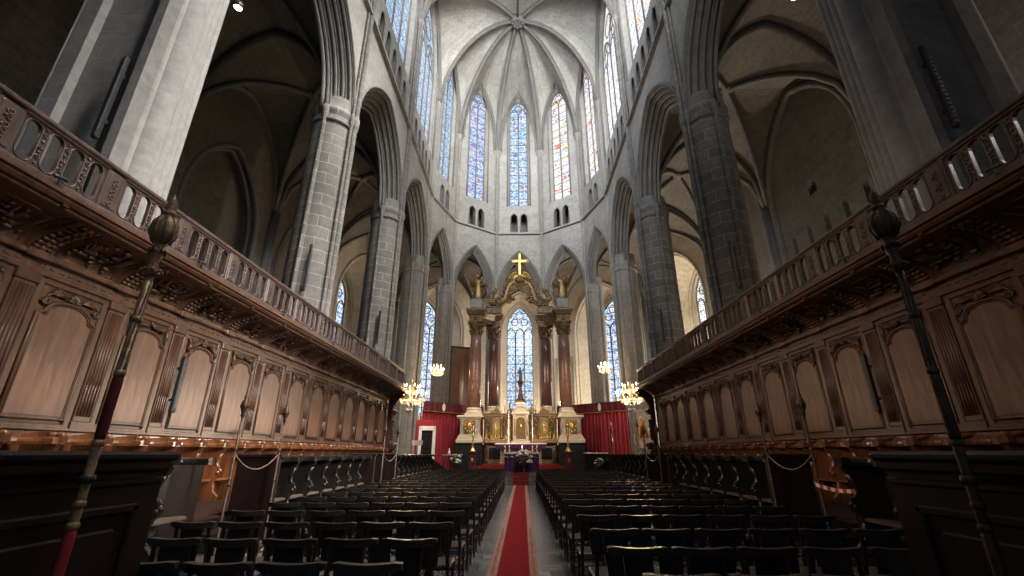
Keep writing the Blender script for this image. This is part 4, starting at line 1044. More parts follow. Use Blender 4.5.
# retable wings left and right of the tabernacle
for s, sn in ((-1, 'left'), (1, 'right')):
    t = thing('retable_wing', 'brown marble and gilt retable wing %s of the white tabernacle' % sn, 'retable', (s * 1.60, 30.6, ZH))
    b = MB(); b.bbox(-.77, .77, .0, .62, 0, 1.25, .02); b.build('base_block', 'carvedmarble', t)
    b = MB(); b.bbox(-.45, .45, -.03, .02, .28, .98, .01); b.build('dark_inset', 'black', t)
    for x in (-.63, .63): b = MB(); b.bbox(x - .11, x + .11, -.05, .02, .08, 1.15, .015); [b.ball((x, -.06, .25 + .16 * k), .07, 6, 4) for k in range(6)]; b.build('gilt_pilaster', 'oldgilt', t)
    b = MB(); b.bbox(-.79, .79, -.25, .62, 1.27, 1.52, .02); b.build('gradine', 'carvedmarble', t)
    b = MB()
    for k in range(9): scroll(b, (-.68 + .17 * k, 1.40), .07, 1 if k % 2 else -1, 1.2, .018, -.26)
    b.build('gradine_scrolls', 'gilt', t)
    b = MB(); b.bbox(-.77, .77, .14, .6, 1.52, 2.95, .02); b.bbox(-.78, .78, .05, .62, 2.95, 3.1, .02); b.bbox(-.79, .79, .0, .64, 3.1, 3.16, .02); b.build('panelled_back', 'carvedmarble', t)
    for x in (-.68, -.36, .36, .68): q = MB(); q.lathe([(.08, 1.52), (.08, 1.6), (.05, 1.65), (.06, 2.2), (.05, 2.7), (.09, 2.8), (.09, 2.93)], (x, .05, 0), 8); q.build('gilt_colonette', 'oldgilt', t)
    q = MB(); q.prism(arch(0, .26, 2.2, .5, 5) + [(.26, 1.6), (-.26, 1.6)], .04, .14); q.ball((0, .0, 2.0), .14, 8, 6, (.9, .6, 2)); q.ball((0, .0, 2.36), .09, 8, 6); q.build('gilt_niche', 'gilt', t)
    for x in (-.52, .52): q = MB(); [q.ball((x + .05 * math.sin(k * 2.3), .09, 1.75 + .13 * k), .075, 6, 4) for k in range(8)]; q.build('gilt_trophy', 'oldgilt', t)
    for k, x in enumerate((-.62, -.25, .15, .6)): q = MB(); [q.ball((x + .07 * math.cos(m * PI / 3), -.13, 1.6 + .06 * math.sin(m * PI / 3)), .06, 6, 4) for m in range(6)]; q.ball((x, -.13, 1.75), .06, 6, 4); q.build('gilt_ornament', 'gilt', t)
    q = MB(); q.prism([(-.35, 3.16), (.35, 3.16), (.2, 3.4), (.08, 3.5), (0, 3.8), (-.08, 3.5), (-.2, 3.4)], .2, .5); [scroll(q, (e * .3, 3.28), .10, e, 1.2, .03, .18) for e in (-1, 1)]; q.build('gilt_crest', 'oldgilt', t)

# tabernacle
t = thing('tabernacle', 'white marble tabernacle with domed pediment and gilded door above the high altar', 'tabernacle', (.03, 30.05, ZH + 1.25))
b = MB(); b.bbox(-.60, .60, -.05, .5, 0, .16, .02); b.bbox(-.48, .48, .05, .5, .16, 1.75, .015); b.bbox(-.55, .55, -.02, .5, 1.72, 1.80, .015); b.bbox(-.62, .62, -.08, .5, 1.80, 1.90, .02)
for s in (-1, 1): b.bbox(s * .40 - .10, s * .40 + .10, -.02, .2, .16, 1.74, .012)
b.build('body', 'white', t)
b = MB(); b.prism([(-.58, 1.9), (.58, 1.9), (.53, 2.08), (.43, 2.2), (.32, 2.36), (.2, 2.47), (0, 2.52), (-.2, 2.47), (-.32, 2.36), (-.43, 2.2), (-.53, 2.08)], .0, .45); b.tube([(x, -.02, z) for x, z in [(-.53, 2.0), (-.42, 2.12), (-.2, 2.28), (0, 2.32), (.2, 2.28), (.42, 2.12), (.53, 2.0)]], .04, 6); b.build('domed_pediment', 'white', t)
b = MB(); b.prism(arch(0, .27, 1.3, .28, 6) + [(.27, .3), (-.27, .3)], .0, .06); b.build('gilded_door', 'oldgilt', t)
b = MB(); b.tube([(x, -.01, z) for x, z in [(-.3, .28)] + arch(0, .3, 1.3, .3, 6) + [(.3, .28)]], .03, 6); b.ball((0, .0, 1.0), .10, 6, 4, (1, .5, 2)); b.build('door_frame', 'gilt', t)
for s in (-1, 1):
    b = MB(); [b.ball((s * .40, -.03, .5 + .12 * k), .05, 5, 4) for k in range(9)]; b.build('flower_drop', 'oldgilt', t)
    b = MB(); scroll(b, (s * .72, 2.0), .2, s, 1.3, .06, .2); [b.ball((s * (.70 + .05 * math.sin(k)), .2, 2.2 + .1 * k), .08 - .008 * k, 6, 4) for k in range(6)]; b.build('side_scroll', 'oldgilt', t)
b = MB(); b.bbox(-.75, .75, .52, .62, 0, 2.2, .01); b.build('backing', 'carvedmarble', t)
for s in (-1, 1): b = MB(); [b.ball((s * (.66 + .03 * math.sin(k * 2)), .47, .25 + .19 * k), .085, 6, 4) for k in range(8)]; b.build('gilt_drop', 'oldgilt', t)
# dark statue on the tabernacle
def figure(h, mat, name, lab, loc, wings=False, rz=0, arm=1, gw=1.0, cat='statue'):
    t = thing(name, lab, cat, loc, rz)
    b = MB(); s = h / 1.8
    prof = [(.24, 0), (.27, .04), (.23, .35), (.19, .75), (.155, 1.0), (.17, 1.15), (.20, 1.32), (.18, 1.42), (.075, 1.48), (.06, 1.54), (.085, 1.60), (.10, 1.68), (.085, 1.76), (.03, 1.80), (.001, 1.80)]
    n = 20; rs = []
    for r, z in prof:
        ring = []
        for j in range(n):
            a = 2 * PI * j / n; fold = 1 + (.10 * math.sin(a * 6 + z * 2) if z < 1.0 else 0); ring.append((s * (r * gw if z < 1.44 else r * (1 + (gw - 1) * .3)) * fold * math.cos(a) + .05 * s * math.sin(z * 2.6), s * r * .75 * fold * math.sin(a), s * z))
        rs.append(ring)
    b.rings(rs, cap=True)
    for e in (-1, 1):
        up = (e == arm)
        pts = [(e * .17 * gw, 0, 1.36), (e * .34 * gw, -.06, 1.14 if not up else 1.42), (e * (.22 if not up else .52), -.24, .98 if not up else 1.62)]
        b.tube([(p_[0] * s, p_[1] * s, p_[2] * s) for p_ in pts], [.085 * s, .075 * s, .045 * s], 8); b.ball(tuple(q * s for q in pts[-1]), .045 * s, 6, 5)
    b.tube([(-.08 * s, -.1 * s, 1.70 * s), (0, -.115 * s, 1.62 * s), (0, -.10 * s, 1.56 * s)], .02 * s, 5)
    b.build('robed_body', mat, t)
    h_ = MB(); h_.ball((.03 * s, .03 * s, 1.70 * s), .105 * s, 8, 6, (1, 1, 1)); h_.build('hair', mat, t)
    if wings:
        for e in (-1, 1):
            w2 = MB()
            for k in range(6):
                a = .45 + .17 * k; L = (.66 + .10 * (3 - abs(k - 2))) * s
                p0 = V((e * .08 * s, .12 * s, 1.32 * s)); p1 = p0 + V((e * .20 * s, .12 * s, .40 * s)); d = V((e * math.cos(a + .6), .25, -math.sin(a + .6))).normalized()
                w2.tube([p0, p1, p1 + d * L * .5, p1 + d * L], [.05 * s, .08 * s, .075 * s, .02 * s], 6)
            w2.build('wing', 'oldgilt', t)
    return t
figure(.95, 'darkbronze', 'virgin_statue', 'small dark statue standing high on the tabernacle before the window', (.03, 30.3, ZH + 5.23))
t = thing('statue_pedestal', 'dark pointed pedestal under the small statue above the tabernacle', 'pedestal', (.03, 30.3, ZH + 3.85))
b = MB(); b.lathe([(.36, .02), (.34, .12), (.2, .25), (.13, .6), (.09, 1.0), (.2, 1.28), (.24, 1.32), (.24, 1.37)], (0, 0, 0), 12); b.build('stem', 'darkbronze', t)
b = MB(); b.lathe([(.40, -.06), (.42, 0.0), (.36, .06)], (0, 0, 0), 12); b.build('foot', 'oldgilt', t)

# black plinths, white pedestals, columns, entablature
for s, sn in ((-1, 'left'), (1, 'right')):
    t = thing('black_plinth', 'black marble plinth under the white pedestal %s of the high altar' % sn, 'plinth', (s * 3.35, 29.6, ZQ)); b = MB(); b.bbox(-.93 if s > 0 else -.80, .80 if s > 0 else .93, 0, 1.6, 0, 1.5, .03); b.build('block', 'black', t)
    b = MB(); b.bbox(-.83, .83, -.03, 1.72, 1.5, 1.595, .02); b.build('top_slab', 'black', t)
    t = thing('column_pedestal', 'cream marble pedestal with gilt relief %s of the high altar' % sn, 'pedestal', (s * 3.28, 29.65, ZQ + 1.6))
    b = MB(); b.bbox(-.85, .85, 0, 1.7, 0, .22, .02); b.prism([(-.82, .22), (.82, .22), (.66, .5), (-.66, .5)], .06, 1.6); b.bbox(-.62, .62, .1, 1.5, .5, 1.45, .015); b.bbox(-.70, .70, .03, 1.6, 1.45, 1.55, .015); b.bbox(-.84, .84, -.06, 1.66, 1.55, 1.70, .02); b.build('block', 'white', t)
    b = MB(); b.bbox(-.40, .40, .05, .12, .55, 1.38, .01); b.build('relief_field', 'oldgilt', t)
    b = MB(); b.ball((0, .03, 1.0), .18, 8, 6, (1, .5, 1.4))
    for k in range(9): a = k * 2 * PI / 9; b.ball((.27 * math.cos(a), .04, .97 + .32 * math.sin(a)), .07, 6, 4)
    b.build('gilt_relief', 'gilt', t)
    for e in (-1, 1): b = MB(); b.bbox(e * .52 - .07, e * .52 + .07, .07, .12, .6, 1.36, .008); b.build('dark_panel', 'greystone', t)
    def column(x, y, z0, z1, r, mat, lab):
        t = thing('marble_column', lab, 'column', (x, y, z0)); H = z1 - z0
        b = MB(); b.bbox(-r * 1.35, r * 1.35, -r * 1.35, r * 1.35, 0, .14, .02); b.lathe([(r * 1.35, .14), (r * 1.38, .2), (r * 1.3, .28), (r * 1.15, .31), (r * 1.15, .38), (r * 1.22, .42), (r * 1.15, .48), (r * 1.03, .52)], (0, 0, 0), 24); b.build('base', 'white', t)
        b = MB(); b.lathe([(r, .5), (r * 1.01, H * .35), (r * .96, H * .7), (r * .87, H - .95)], (0, 0, 0), 24); b.build('shaft', mat, t)
        b = MB(); b.lathe([(r * .9, H - .98), (r * .98, H - .94), (r * .9, H - .9), (r * .95, H - .5), (r * 1.25, H - .14), (r * 1.3, H - .12)], (0, 0, 0), 20); b.bbox(-r * 1.35, r * 1.35, -r * 1.35, r * 1.35, H - .12, H, .03)
        for q, zz, rr, m in ((8, H - .72, .98, 0), (8, H - .46, 1.04, PI / 8)):
            for k in range(q):
                a = k * 2 * PI / q + m; b.tube([(r * .9 * math.cos(a), r * .9 * math.sin(a), zz - .2), (r * rr * math.cos(a), r * rr * math.sin(a), zz + .05), (r * 1.22 * math.cos(a), r * 1.22 * math.sin(a), zz + .12), (r * 1.27 * math.cos(a), r * 1.27 * math.sin(a), zz + .04)], [.07, .08, .06, .03], 5)
        for k in range(4):
            a = k * PI / 2 + PI / 4; pts = [(r * 1.5 * math.cos(a) + .09 * math.cos(i), r * 1.5 * math.sin(a) + .09 * math.cos(i) * math.sin(a), H - .22 + .09 * math.sin(i)) for i in range(6)]; b.tube(pts, .045, 5)
        b.build('capital', 'darkgilt', t); return t
    column(s * 3.1, 30.45, ZQ + 3.3, 10.35, .42, 'marble', 'tall red marble column on the cream pedestal %s of the high altar' % sn)
    column(s * 1.92, 31.85, ZH + 3.2, 10.35, .40, 'darkmarble', 'darker red marble column set back beside the chapel window, %s of the altar' % sn)
    t = thing('column_plinth', 'brown marble plinth under the set-back column %s of the tabernacle' % sn, 'plinth', (s * 1.92, 31.85, ZQ)); b = MB(); b.bbox(-.56, .56, -.56, .56, 0, 3.35, .02); b.bbox(-.6, .6, -.58, .6, 3.35, ZH + 3.195 - ZQ, .02); b.build('block', 'carvedmarble', t)
    # entablature over the pair
    t = thing('entablature', 'dark gilt carved entablature across the columns %s of the high altar' % sn, 'entablature', (0, 0, 10.36))
    for (x, y, nm) in ((3.1, 30.45, 'block'), (1.92, 31.85, 'block')):
        b = MB(); prof = [(.46, 0), (.46, .22), (.50, .24), (.50, .36), (.54, .38), (.60, .55), (.66, .66), (.72, .72), (.72, .84), (.3, .86), (.3, .94)]
        b.rings([[(s * x + e[0] * r, y + e[1] * r, z) for e in ((-1, -1), (1, -1), (1, 1), (-1, 1))] for r, z in prof], cap=True, sm=False)
        for k in range(7):
            for (dx, dy) in ((1, 0), (0, 1)): q = -.5 + k / 6; b.ball((s * x + (q if dx else -s * .58), y + (-.58 if dx else q), .46), .06, 5, 4)
        [b.ball((s * x, y - .52, .12 + .1 * k), .09, 6, 4, (1.6 - .4 * k, .6, 1)) for k in range(3)]
        b.build(nm, 'darkgilt', t)
    a_, b_ = V((s * 3.1, 30.45, 0)), V((s * 1.92, 31.85, 0)); d_ = (b_ - a_).normalized(); n_ = V((-d_.y, d_.x, 0))
    b = MB(); b.rings([[tuple(p + n_ * q + V((0, 0, z))) for q, z in ((-.4, 0), (.4, 0), (.4, .3), (.62, .7), (-.62, .7), (-.4, .3))] for p in (a_, b_)], cap=True, sm=False); b.build('architrave', 'darkgilt', t)
    # grey blocks above, carrying the angel
    t = thing('grey_block', 'plain grey stone block under the gilded angel %s of the altar canopy' % sn, 'plinth', (s * 3.1, 30.45, 11.31)); b = MB(); b.bbox(-.42, .42, -.42, .42, 0, .62, .03); b.bbox(-.40, .40, -.40, .40, .62, .7, .02); b.build('block', 'greystone', t)
    t = thing('canopy_block', 'dark marble block over the inner column %s of the altar canopy' % sn, 'plinth', (s * 1.92, 31.85, 11.31)); b = MB(); b.bbox(-.56, .56, -.5, .5, 0, .46, .03); b.bbox(-.60, .60, -.54, .54, .46, .54, .02); b.build('block', 'darkgilt', t)
    figure(2.0, 'gilt' if False else 'oldgilt', 'angel_statue', 'gilded winged angel standing on the %s side of the altar canopy' % sn, (s * 3.1, 30.45, 12.02), True, 0, s, 1.35)

# gilded canopy with cross
t = thing('altar_canopy', 'openwork gilded scroll canopy joining the altar columns under the apse', 'canopy', (.03, 31.85, 11.93))
for s in (-1, 1):
    def tube2(pts, rr, nm, mat='oldgilt', n=8):
        q = MB(); q.tube([(s * x, y, z) for x, y, z in pts], rr, n); return q
    P1 = [(2.25, 0, .30), (1.80, -.05, .24), (1.38, -.1, .32), (1.12, -.12, .55), (1.02, -.12, 1.0), (.92, -.12, 1.45), (.70, -.12, 1.8), (.38, -.1, 2.0), (.02, -.08, 2.06)]
    q = tube2(P1, [.16, .26, .32, .31, .30, .29, .28, .26, .22], 'a', n=8)
    for i in range(22):
        a = i / 21 * (len(P1) - 1.001); k = int(a); f_ = a - k; pp = [P1[k][m] * (1 - f_) + P1[k + 1][m] * f_ for m in range(3)]; sg = 1 if i % 2 else -1
        scroll(q, (s * (pp[0] + .22 * sg), pp[2] + .14 * sg + .05), .16, sg * s, 1.1, .075, pp[1] - .22)
    for i in range(1, len(P1) - 1):
        for o in (-.16, .16): q.ball((s * (P1[i][0] + o), P1[i][1] - .06, P1[i][2] + abs(o) * .6), .10, 6, 4, (1.2, .8, 1.2))
    q.build('scroll_arm', 'oldgilt', t)
    q = MB(); pts = []
    for i in range(16): a = i / 15 * 2.6 * PI; r = .34 * (1 - .78 * i / 15); pts.append((s * (.80 - r * math.cos(a) * 1.0), -.15, .50 + r * math.sin(a)))
    q.tube(pts, [.15 - .006 * i for i in range(16)], 6); q.tube([(s * 1.2, -.12, .6), (s * 1.3, -.12, .34), (s * 1.6, -.1, .2), (s * 1.9, -.1, .2)], [.15, .18, .16, .06], 6); q.build('volute', 'oldgilt', t)
    q = MB()
    for k in range(9): a = k * .55; q.ball((s * (2.0 + .22 * math.sin(a)), -.1, .24 + .15 * k), .22 - .010 * k, 6, 5, (1.1, .8, 1))
    scroll(q, (s * 1.72, .55), .2, -s, 1.3, .08, -.2); scroll(q, (s * 1.95, 1.2), .18, s, 1.3, .07, -.2); q.build('foliage_plume', 'oldgilt', t)
    q = MB()
    for k in range(6): a = .05 + k * .25; q.tube([(s * .1, -.1, 2.1), (s * (.12 + .32 * math.cos(a)), -.14, 2.1 + .3 * math.sin(a) + .1), (s * (.15 + .66 * math.cos(a)), -.1, 2.15 + .62 * math.sin(a))], [.09, .15, .06], 6); q.ball((s * (.15 + .68 * math.cos(a)), -.1, 2.15 + .66 * math.sin(a)), .13, 6, 4)
    q.build('crown_leaves', 'gilt', t)
q = MB(); q.lathe([(.42, 1.88), (.5, 1.98), (.44, 2.1), (.3, 2.2), (.22, 2.4), (.28, 2.45), (.1, 2.5)], (0, -.08, 0), 14); [q.ball((.3 * math.cos(k), -.3, 1.75 - .07 * (k % 3)), .12, 6, 4) for k in range(7)]; q.ball((0, -.2, 1.5), .16, 8, 6, (1, .7, 1.6)); q.build('crown_boss', 'oldgilt', t)
t = thing('gilded_cross', 'bright gilded cross crowning the altar canopy', 'cross', (.03, 31.70, 14.48))
q = MB(); q.bbox(-.10, .10, -.07, .07, 0, 1.85, .02); q.build('upright', 'gilt', t)
q = MB(); q.bbox(-.58, .58, -.065, .065, 1.12, 1.32, .02); [q.ball((e * .62, 0, 1.22), .12, 8, 5) for e in (-1, 1)]; q.build('crossbar', 'gilt', t)
q = MB(); [q.ball((0, 0, 1.96), .12, 8, 5) for _ in (0,)]; q.build('top_knop', 'gilt', t)

# candelabra on red plinths, tall candles on the retable
for s, sn in ((-1, 'left'), (1, 'right')):
    t = thing('red_plinth', 'narrow dark red plinth under the gilt candelabrum %s of the altar steps' % sn, 'plinth', (s * 2.82, 27.7, ZQ)); b = MB(); b.bbox(-.20, .20, -.2, .2, 0, .98, .015); b.bbox(-.24, .24, -.24, .24, .98, 1.05, .015); b.build('block', 'darkvelvet', t); b = MB(); b.ball((0, -.2, .55), .09, 8, 6, (1, .4, 1.8)); b.build('medallion', 'oldgilt', t)
    t = thing('gilt_candelabrum', 'gilt candelabrum with white candles on the red plinth %s of the altar' % sn, 'candelabrum', (s * 2.82, 27.7, ZQ + 1.05))
    b = MB(); b.lathe([(.20, 0), (.20, .04), (.12, .14), (.05, .34), (.07, .40), (.04, .48), (.035, .85), (.06, .90), (.03, .95), (.03, 1.1)], (0, 0, 0), 10); b.build('stem', 'brass', t)
    b = MB()
    for k in range(5): x = -.22 + .11 * k; b.tube([(0, 0, .88), (x * .7, 0, .84), (x, 0, 1.0 + .05 * (2 - abs(k - 2)))], .014, 5); b.lathe([(.015, 0), (.035, .02), (.035, .04)], (x, 0, 1.0 + .05 * (2 - abs(k - 2))), 8)
    b.build('branches', 'brass', t)
    for k in range(5): q = MB(); x = -.22 + .11 * k; q.lathe([(.022, 0), (.022, .24), (.015, .25)], (x, 0, 1.03 + .05 * (2 - abs(k - 2))), 8); q.build('candle', 'wax', t)
    for k, (x, z0, h) in enumerate(((2.15, 3.16, 1.75), (1.55, 1.53, .55), (1.05, 3.16, .5))):
        nmx = ('tall slim', 'short', 'small')[k]; pos = ('on the outer end of the', 'on the gradine of the', 'on the inner end of the')[k]
        x2 = s * x if k != 1 else s * 1.6 - .05
        if k == 0: x2 = s * 2.2
        t = thing('altar_candlestick', '%s white candle %s %s retable wing' % (nmx, pos, sn), 'candlestick', (x2, 30.6 + (.35 if k != 1 else -.145), ZH + z0 + .006)); b = MB(); b.lathe([(.09, 0), (.09, .03), (.03, .08), (.045, .2), (.025, .3), (.05, .36), (.05, .38)], (0, 0, 0), 8); b.build('stick', 'gilt', t); b = MB(); b.lathe([(.03, .38), (.03, .38 + h), (.02, .39 + h)], (0, 0, 0), 8); b.build('candle', 'wax', t)

# red curtains closing the sanctuary
for s, sn, x0, x1 in ((-1, 'left', 6.35, 2.75), (1, 'right', 6.85, 2.75)):
    A = V((s * x0, 29.4)); B = V((s * 2.75, 33.3)); L = (B - A).length; d = (B - A) / L; n = V((-d.y, d.x))
    if n.y > 0: n = -n
    t = thing('red_curtain', 'pleated red velvet curtain with pelmet %s of the high altar' % sn, 'curtain', (A.x, A.y, ZQ)); H = 4.15
    N = 150
    def pq(u, off, z): q = d * u + n * off; return (q.x, q.y, z)
    c = MB(); rnd = random.Random(11 + s); ph = [rnd.uniform(-.5, .5) for _ in range(N + 1)]
    def wav(i): return .07 * math.sin(i * .85 + .6 * math.sin(i * .21)) + .03 * math.sin(i * 1.9 + ph[i % 7])
    c.rings([[pq(L * i / N, wav(i) * k, z) for i in range(N + 1)] for z, k in ((.02, 1.2), (1.5, 1.0), (3.0, .9), (H - .5, .7))], closed=False); c.build('pleated_cloth', 'velvet', t)
    c = MB(); c.rings([[pq(L * i / N, .13 + .02 * math.sin(i * .5), z) for i in range(N + 1)] for z in (H - .62, H - .3, H)], closed=False); c.rings([[pq(L * i / N, .10 + .02 * math.sin(i * .5), z) for i in range(N + 1)] for z in (H, H - .62)], closed=False); c.build('pelmet', 'darkvelvet', t)
    c = MB(); c.tube([pq(L * i / 30, .16, H - .60) for i in range(31)], .028, 6); c.build('gold_fringe', 'gilt', t)
    c = MB(); c.tube([pq(0, .05, H + .02), pq(L, .05, H + .02)], .03, 6); c.build('rod', 'iron', t)
    c = MB(); sh = [(-.11, .42), (.11, .42), (.12, .2), (.07, .08), (0, .02), (-.07, .08), (-.12, .2)]; u0 = L * (.30 if s < 0 else .34)
    c.rings([[pq(u0 + x, o, H - .56 + z) for x, z in sh] for o in (.17, .21)], cap=True, sm=False); c.ball(pq(u0, .2, H - .10), .07, 8, 5); c.build('white_escutcheon', 'linen', t)
    for e in (0, 1): c = MB(); q = pq(L * e, -.1, 0); c.lathe([(.035, 0), (.035, H + .05), (.06, H + .07), (.06, H + .12), (.01, H + .16)], (q[0], q[1], 0), 8); c.build('post', 'iron', t)
# white framed doorway in a red surround
t = thing('doorway_screen', 'white framed doorway in a red surround before the left curtain', 'doorway', (-5.55, 27.5, ZQ), math.radians(14))
b = MB(); b.box(-.68, -.48, 0, .10, 0, 2.85); b.box(.48, .68, 0, .1, 0, 2.85); b.box(-.48, .48, 0, .1, 2.45, 2.85); b.build('red_surround', 'velvet', t)
b = MB(); b.bbox(-.50, -.32, -.05, .08, 0, 2.5, .015); b.bbox(.32, .50, -.05, .08, 0, 2.5, .015); b.bbox(-.50, .50, -.05, .08, 2.25, 2.5, .015); b.build('white_frame', 'linen', t)
b = MB(); b.bbox(-.33, .33, .02, .06, 0, 2.26, .01); b.bbox(-.24, .24, 0, .03, 1.25, 2.1, .01); b.bbox(-.24, .24, 0, .03, .15, 1.1, .01); b.build('door', 'desk', t)

# chandeliers
def chandelier(loc, R, n, lab, top):
    t = thing('crystal_chandelier', lab, 'chandelier', loc)
    b = MB(); b.lathe([(.03, -.75 * R), (.12 * R, -.62 * R), (.2 * R, -.5 * R), (.06 * R, -.35 * R), (.10 * R, -.1 * R), (.05 * R, .1 * R), (.09 * R, .5 * R), (.04 * R, .8 * R), (.03, 1.1 * R)], (0, 0, 0), 10)
    b.build('stem', 'brass', t)
    b = MB(); tiers = [(R, -.15 * R, n), (.55 * R, .36 * R, n // 2)]
    for rr, z, k in tiers:
        for i in range(k):
            a = 2 * PI * i / k; ca, sa = math.cos(a), math.sin(a)
            b.tube([(.06 * R * ca, .06 * R * sa, z - .1 * R), (.45 * rr * ca, .45 * rr * sa, z - .28 * R), (.85 * rr * ca, .85 * rr * sa, z - .2 * R), (rr * ca, rr * sa, z)], .016, 5); b.lathe([(.012, 0), (.05, .02), (.055, .035)], (rr * ca, rr * sa, z), 8)
    b.build('arms', 'brass', t)
    for rr, z, k in tiers:
        for i in range(k):
            a = 2 * PI * i / k; q = MB(); q.lathe([(.018, .03), (.018, .17), (.012, .18)], (rr * math.cos(a), rr * math.sin(a), z), 6); o = q.build('candle', 'wax', t)
            q = MB(); q.lathe([(.003, .16), (.030, .20), (.032, .24), (.013, .30), (.001, .33)], (rr * math.cos(a), rr * math.sin(a), z), 6); q.build('flame_bulb', 'flame', o)
    d = MB()
    for rr, z in ((R * .95, -.32 * R), (R * .7, -.5 * R), (R * .5, -.62 * R), (R * .5, .2 * R)):
        k = int(26 * rr / R)
        for i in range(k): a = 2 * PI * i / k; d.ball((rr * math.cos(a), rr * math.sin(a), z), .035, 5, 4, (1, 1, 1.8))
        d.tube([(rr * math.cos(2 * PI * i / 20), rr * math.sin(2 * PI * i / 20), z + .06) for i in range(20)], .01, 4, closed=True)
    o = d.build('crystal_drops', 'crystal', t); o['kind'] = 'stuff'
    q = MB(); q.tube([(0, 0, 1.05 * R), (0, 0, top - loc[2])], .012, 5); q.build('cable', 'iron', t)
    l = bpy.data.lights.new('chandelier_glow', 'POINT'); l.energy = 650 * R; l.color = (1, .68, .36); l.shadow_soft_size = .35 * R; o = bpy.data.objects.new('chandelier_glow', l); COL.objects.link(o); o.location = (loc[0], loc[1], loc[2] + .05)
chandelier((-6.35, 26.2, 4.72), .85, 13, 'large lit crystal chandelier hanging at the left end of the choir stalls', 40)
chandelier((6.45, 26.2, 4.75), .85, 13, 'large lit crystal chandelier hanging at the right end of the choir stalls', 40)
chandelier((-6.2, 33.0, 7.3), .48, 8, 'smaller distant chandelier hanging before the left chapel window', 40)
chandelier((6.35, 33.0, 7.45), .48, 8, 'smaller distant chandelier hanging before the right chapel window', 40)

# lamps, music stand, console table, candle stand, ceremonial umbrella, relief
for s, sn, x in ((-1, 'left', 6.55), (1, 'right', 6.5)):
    t = thing('torchiere_lamp', 'slim floor lamp with white bowl behind the %s chandelier' % sn, 'lamp', (s * x, 26.6, ZQ)); b = MB(); b.lathe([(.18, 0), (.18, .03), (.02, .06), (.02, 3.2)], (0, 0, 0), 10); b.build('pole', 'iron', t); b = MB(); b.lathe([(.03, 3.15), (.12, 3.2), (.2, 3.32), (.22, 3.4), (.2, 3.4), (.1, 3.25)], (0, 0, 0), 14); b.build('bowl_shade', 'linen', t)
t = thing('music_stand', 'dark music stand at the altar end of the left stalls', 'stand', (-5.75, 25.9, ZQ), .2); b = MB(); b.lathe([(.2, 0), (.2, .02), (.015, .05), (.015, 1.45)], (0, 0, 0), 8); b.build('pole', 'iron', t); b = MB(); b.prism([(-.02, 1.40), (.02, 1.40), (.28, 1.62), (.26, 1.66)], -.3, .3, 'x'); b.build('desk_plate', 'iron', t)
t = thing('console_table', 'dark console table with white cloth right of the front altar', 'table', (4.35, 27.0, ZQ)); b = MB(); b.bbox(-.6, .6, 0, .6, 0, .95, .02); b.build('body', 'desk', t); b = MB(); b.bbox(-.66, .66, -.05, .65, .95, 1.02, .015); b.build('cloth_top', 'linen', t)
t = thing('glass_side_table', 'small side table with cruets left of the front altar', 'table', (-3.9, 26.7, ZQ)); b = MB(); b.bbox(-.55, .55, 0, .5, .86, .92, .01); b.build('top', 'greystone', t)
for x in (-.5, .5):
    for y in (.05, .45): b = MB(); b.tube([(x, y, 0), (x, y, .87)], .025, 6); b.build('leg', 'iron', t)
t = thing('cruet', 'small clear cruet on the side table left of the altar', 'cruet', (-4.1, 26.95, ZQ + .92)); b = MB(); b.lathe([(.06, 0), (.08, .06), (.08, .14), (.025, .22), (.035, .28)], (0, 0, 0), 10); b.build('flask', 'crystal', t); b = MB(); b.ball((0, 0, .3), .03, 6, 4); b.build('stopper', 'crystal', t)
t = thing('candle_stand', 'tall dark turned candle stand before the right curtain', 'candle stand', (5.35, 27.4, ZQ)); b = MB(); b.lathe([(.25, 0), (.25, .05), (.08, .15), (.05, .4), (.09, .5), (.04, .65), (.04, 1.5), (.09, 1.6), (.05, 1.75), (.04, 2.2), (.12, 2.3), (.12, 2.33)], (0, 0, 0), 12); b.build('turned_shaft', 'darkbronze', t); b = MB(); b.lathe([(.045, 2.33), (.045, 2.75), (.03, 2.76)], (0, 0, 0), 8); b.build('candle', 'darkbronze', t)
t = thing('ceremonial_umbrella', 'half folded red and yellow striped ceremonial umbrella beyond the right stalls', 'umbrella', (6.75, 25.6, ZQ))
b = MB(); b.tube([(0, 0, 0), (0, 0, 2.75)], .025, 8); b.ball((0, 0, 2.8), .06, 8, 6); b.build('pole', 'gilt', t)
for k in range(10):
    q = MB(); a0, a1 = 2 * PI * k / 10, 2 * PI * (k + 1) / 10
    for (r0, z0, r1, z1) in ((.02, 2.70, .14, 2.45), (.14, 2.45, .25, 2.0), (.25, 2.0, .31, 1.75)):
        am = (a0 + a1) / 2; q.quad((r0 * math.cos(a0), r0 * math.sin(a0), z0), (r1 * math.cos(a0), r1 * math.sin(a0), z1), (r1 * 1.08 * math.cos(am), r1 * 1.08 * math.sin(am), z1), (r0 * 1.08 * math.cos(am), r0 * 1.08 * math.sin(am), z0)); q.quad((r0 * 1.08 * math.cos(am), r0 * 1.08 * math.sin(am), z0), (r1 * 1.08 * math.cos(am), r1 * 1.08 * math.sin(am), z1), (r1 * math.cos(a1), r1 * math.sin(a1), z1), (r0 * math.cos(a1), r0 * math.sin(a1), z0))
    q.build('silk_panel', 'yellow' if k % 2 else 'orange', t)
t = thing('banner_pole', 'dark processional pole beside the striped umbrella', 'pole', (6.42, 25.35, ZQ)); b = MB(); b.lathe([(.1, 0), (.1, .03), (.022, .06), (.022, 2.3)], (0, 0, 0), 8); b.build('shaft', 'darkbronze', t); b = MB(); b.lathe([(.02, 2.28), (.07, 2.36), (.05, 2.5), (.02, 2.6), (.04, 2.66), (.002, 2.75)], (0, 0, 0), 8); b.build('finial', 'darkbronze', t)
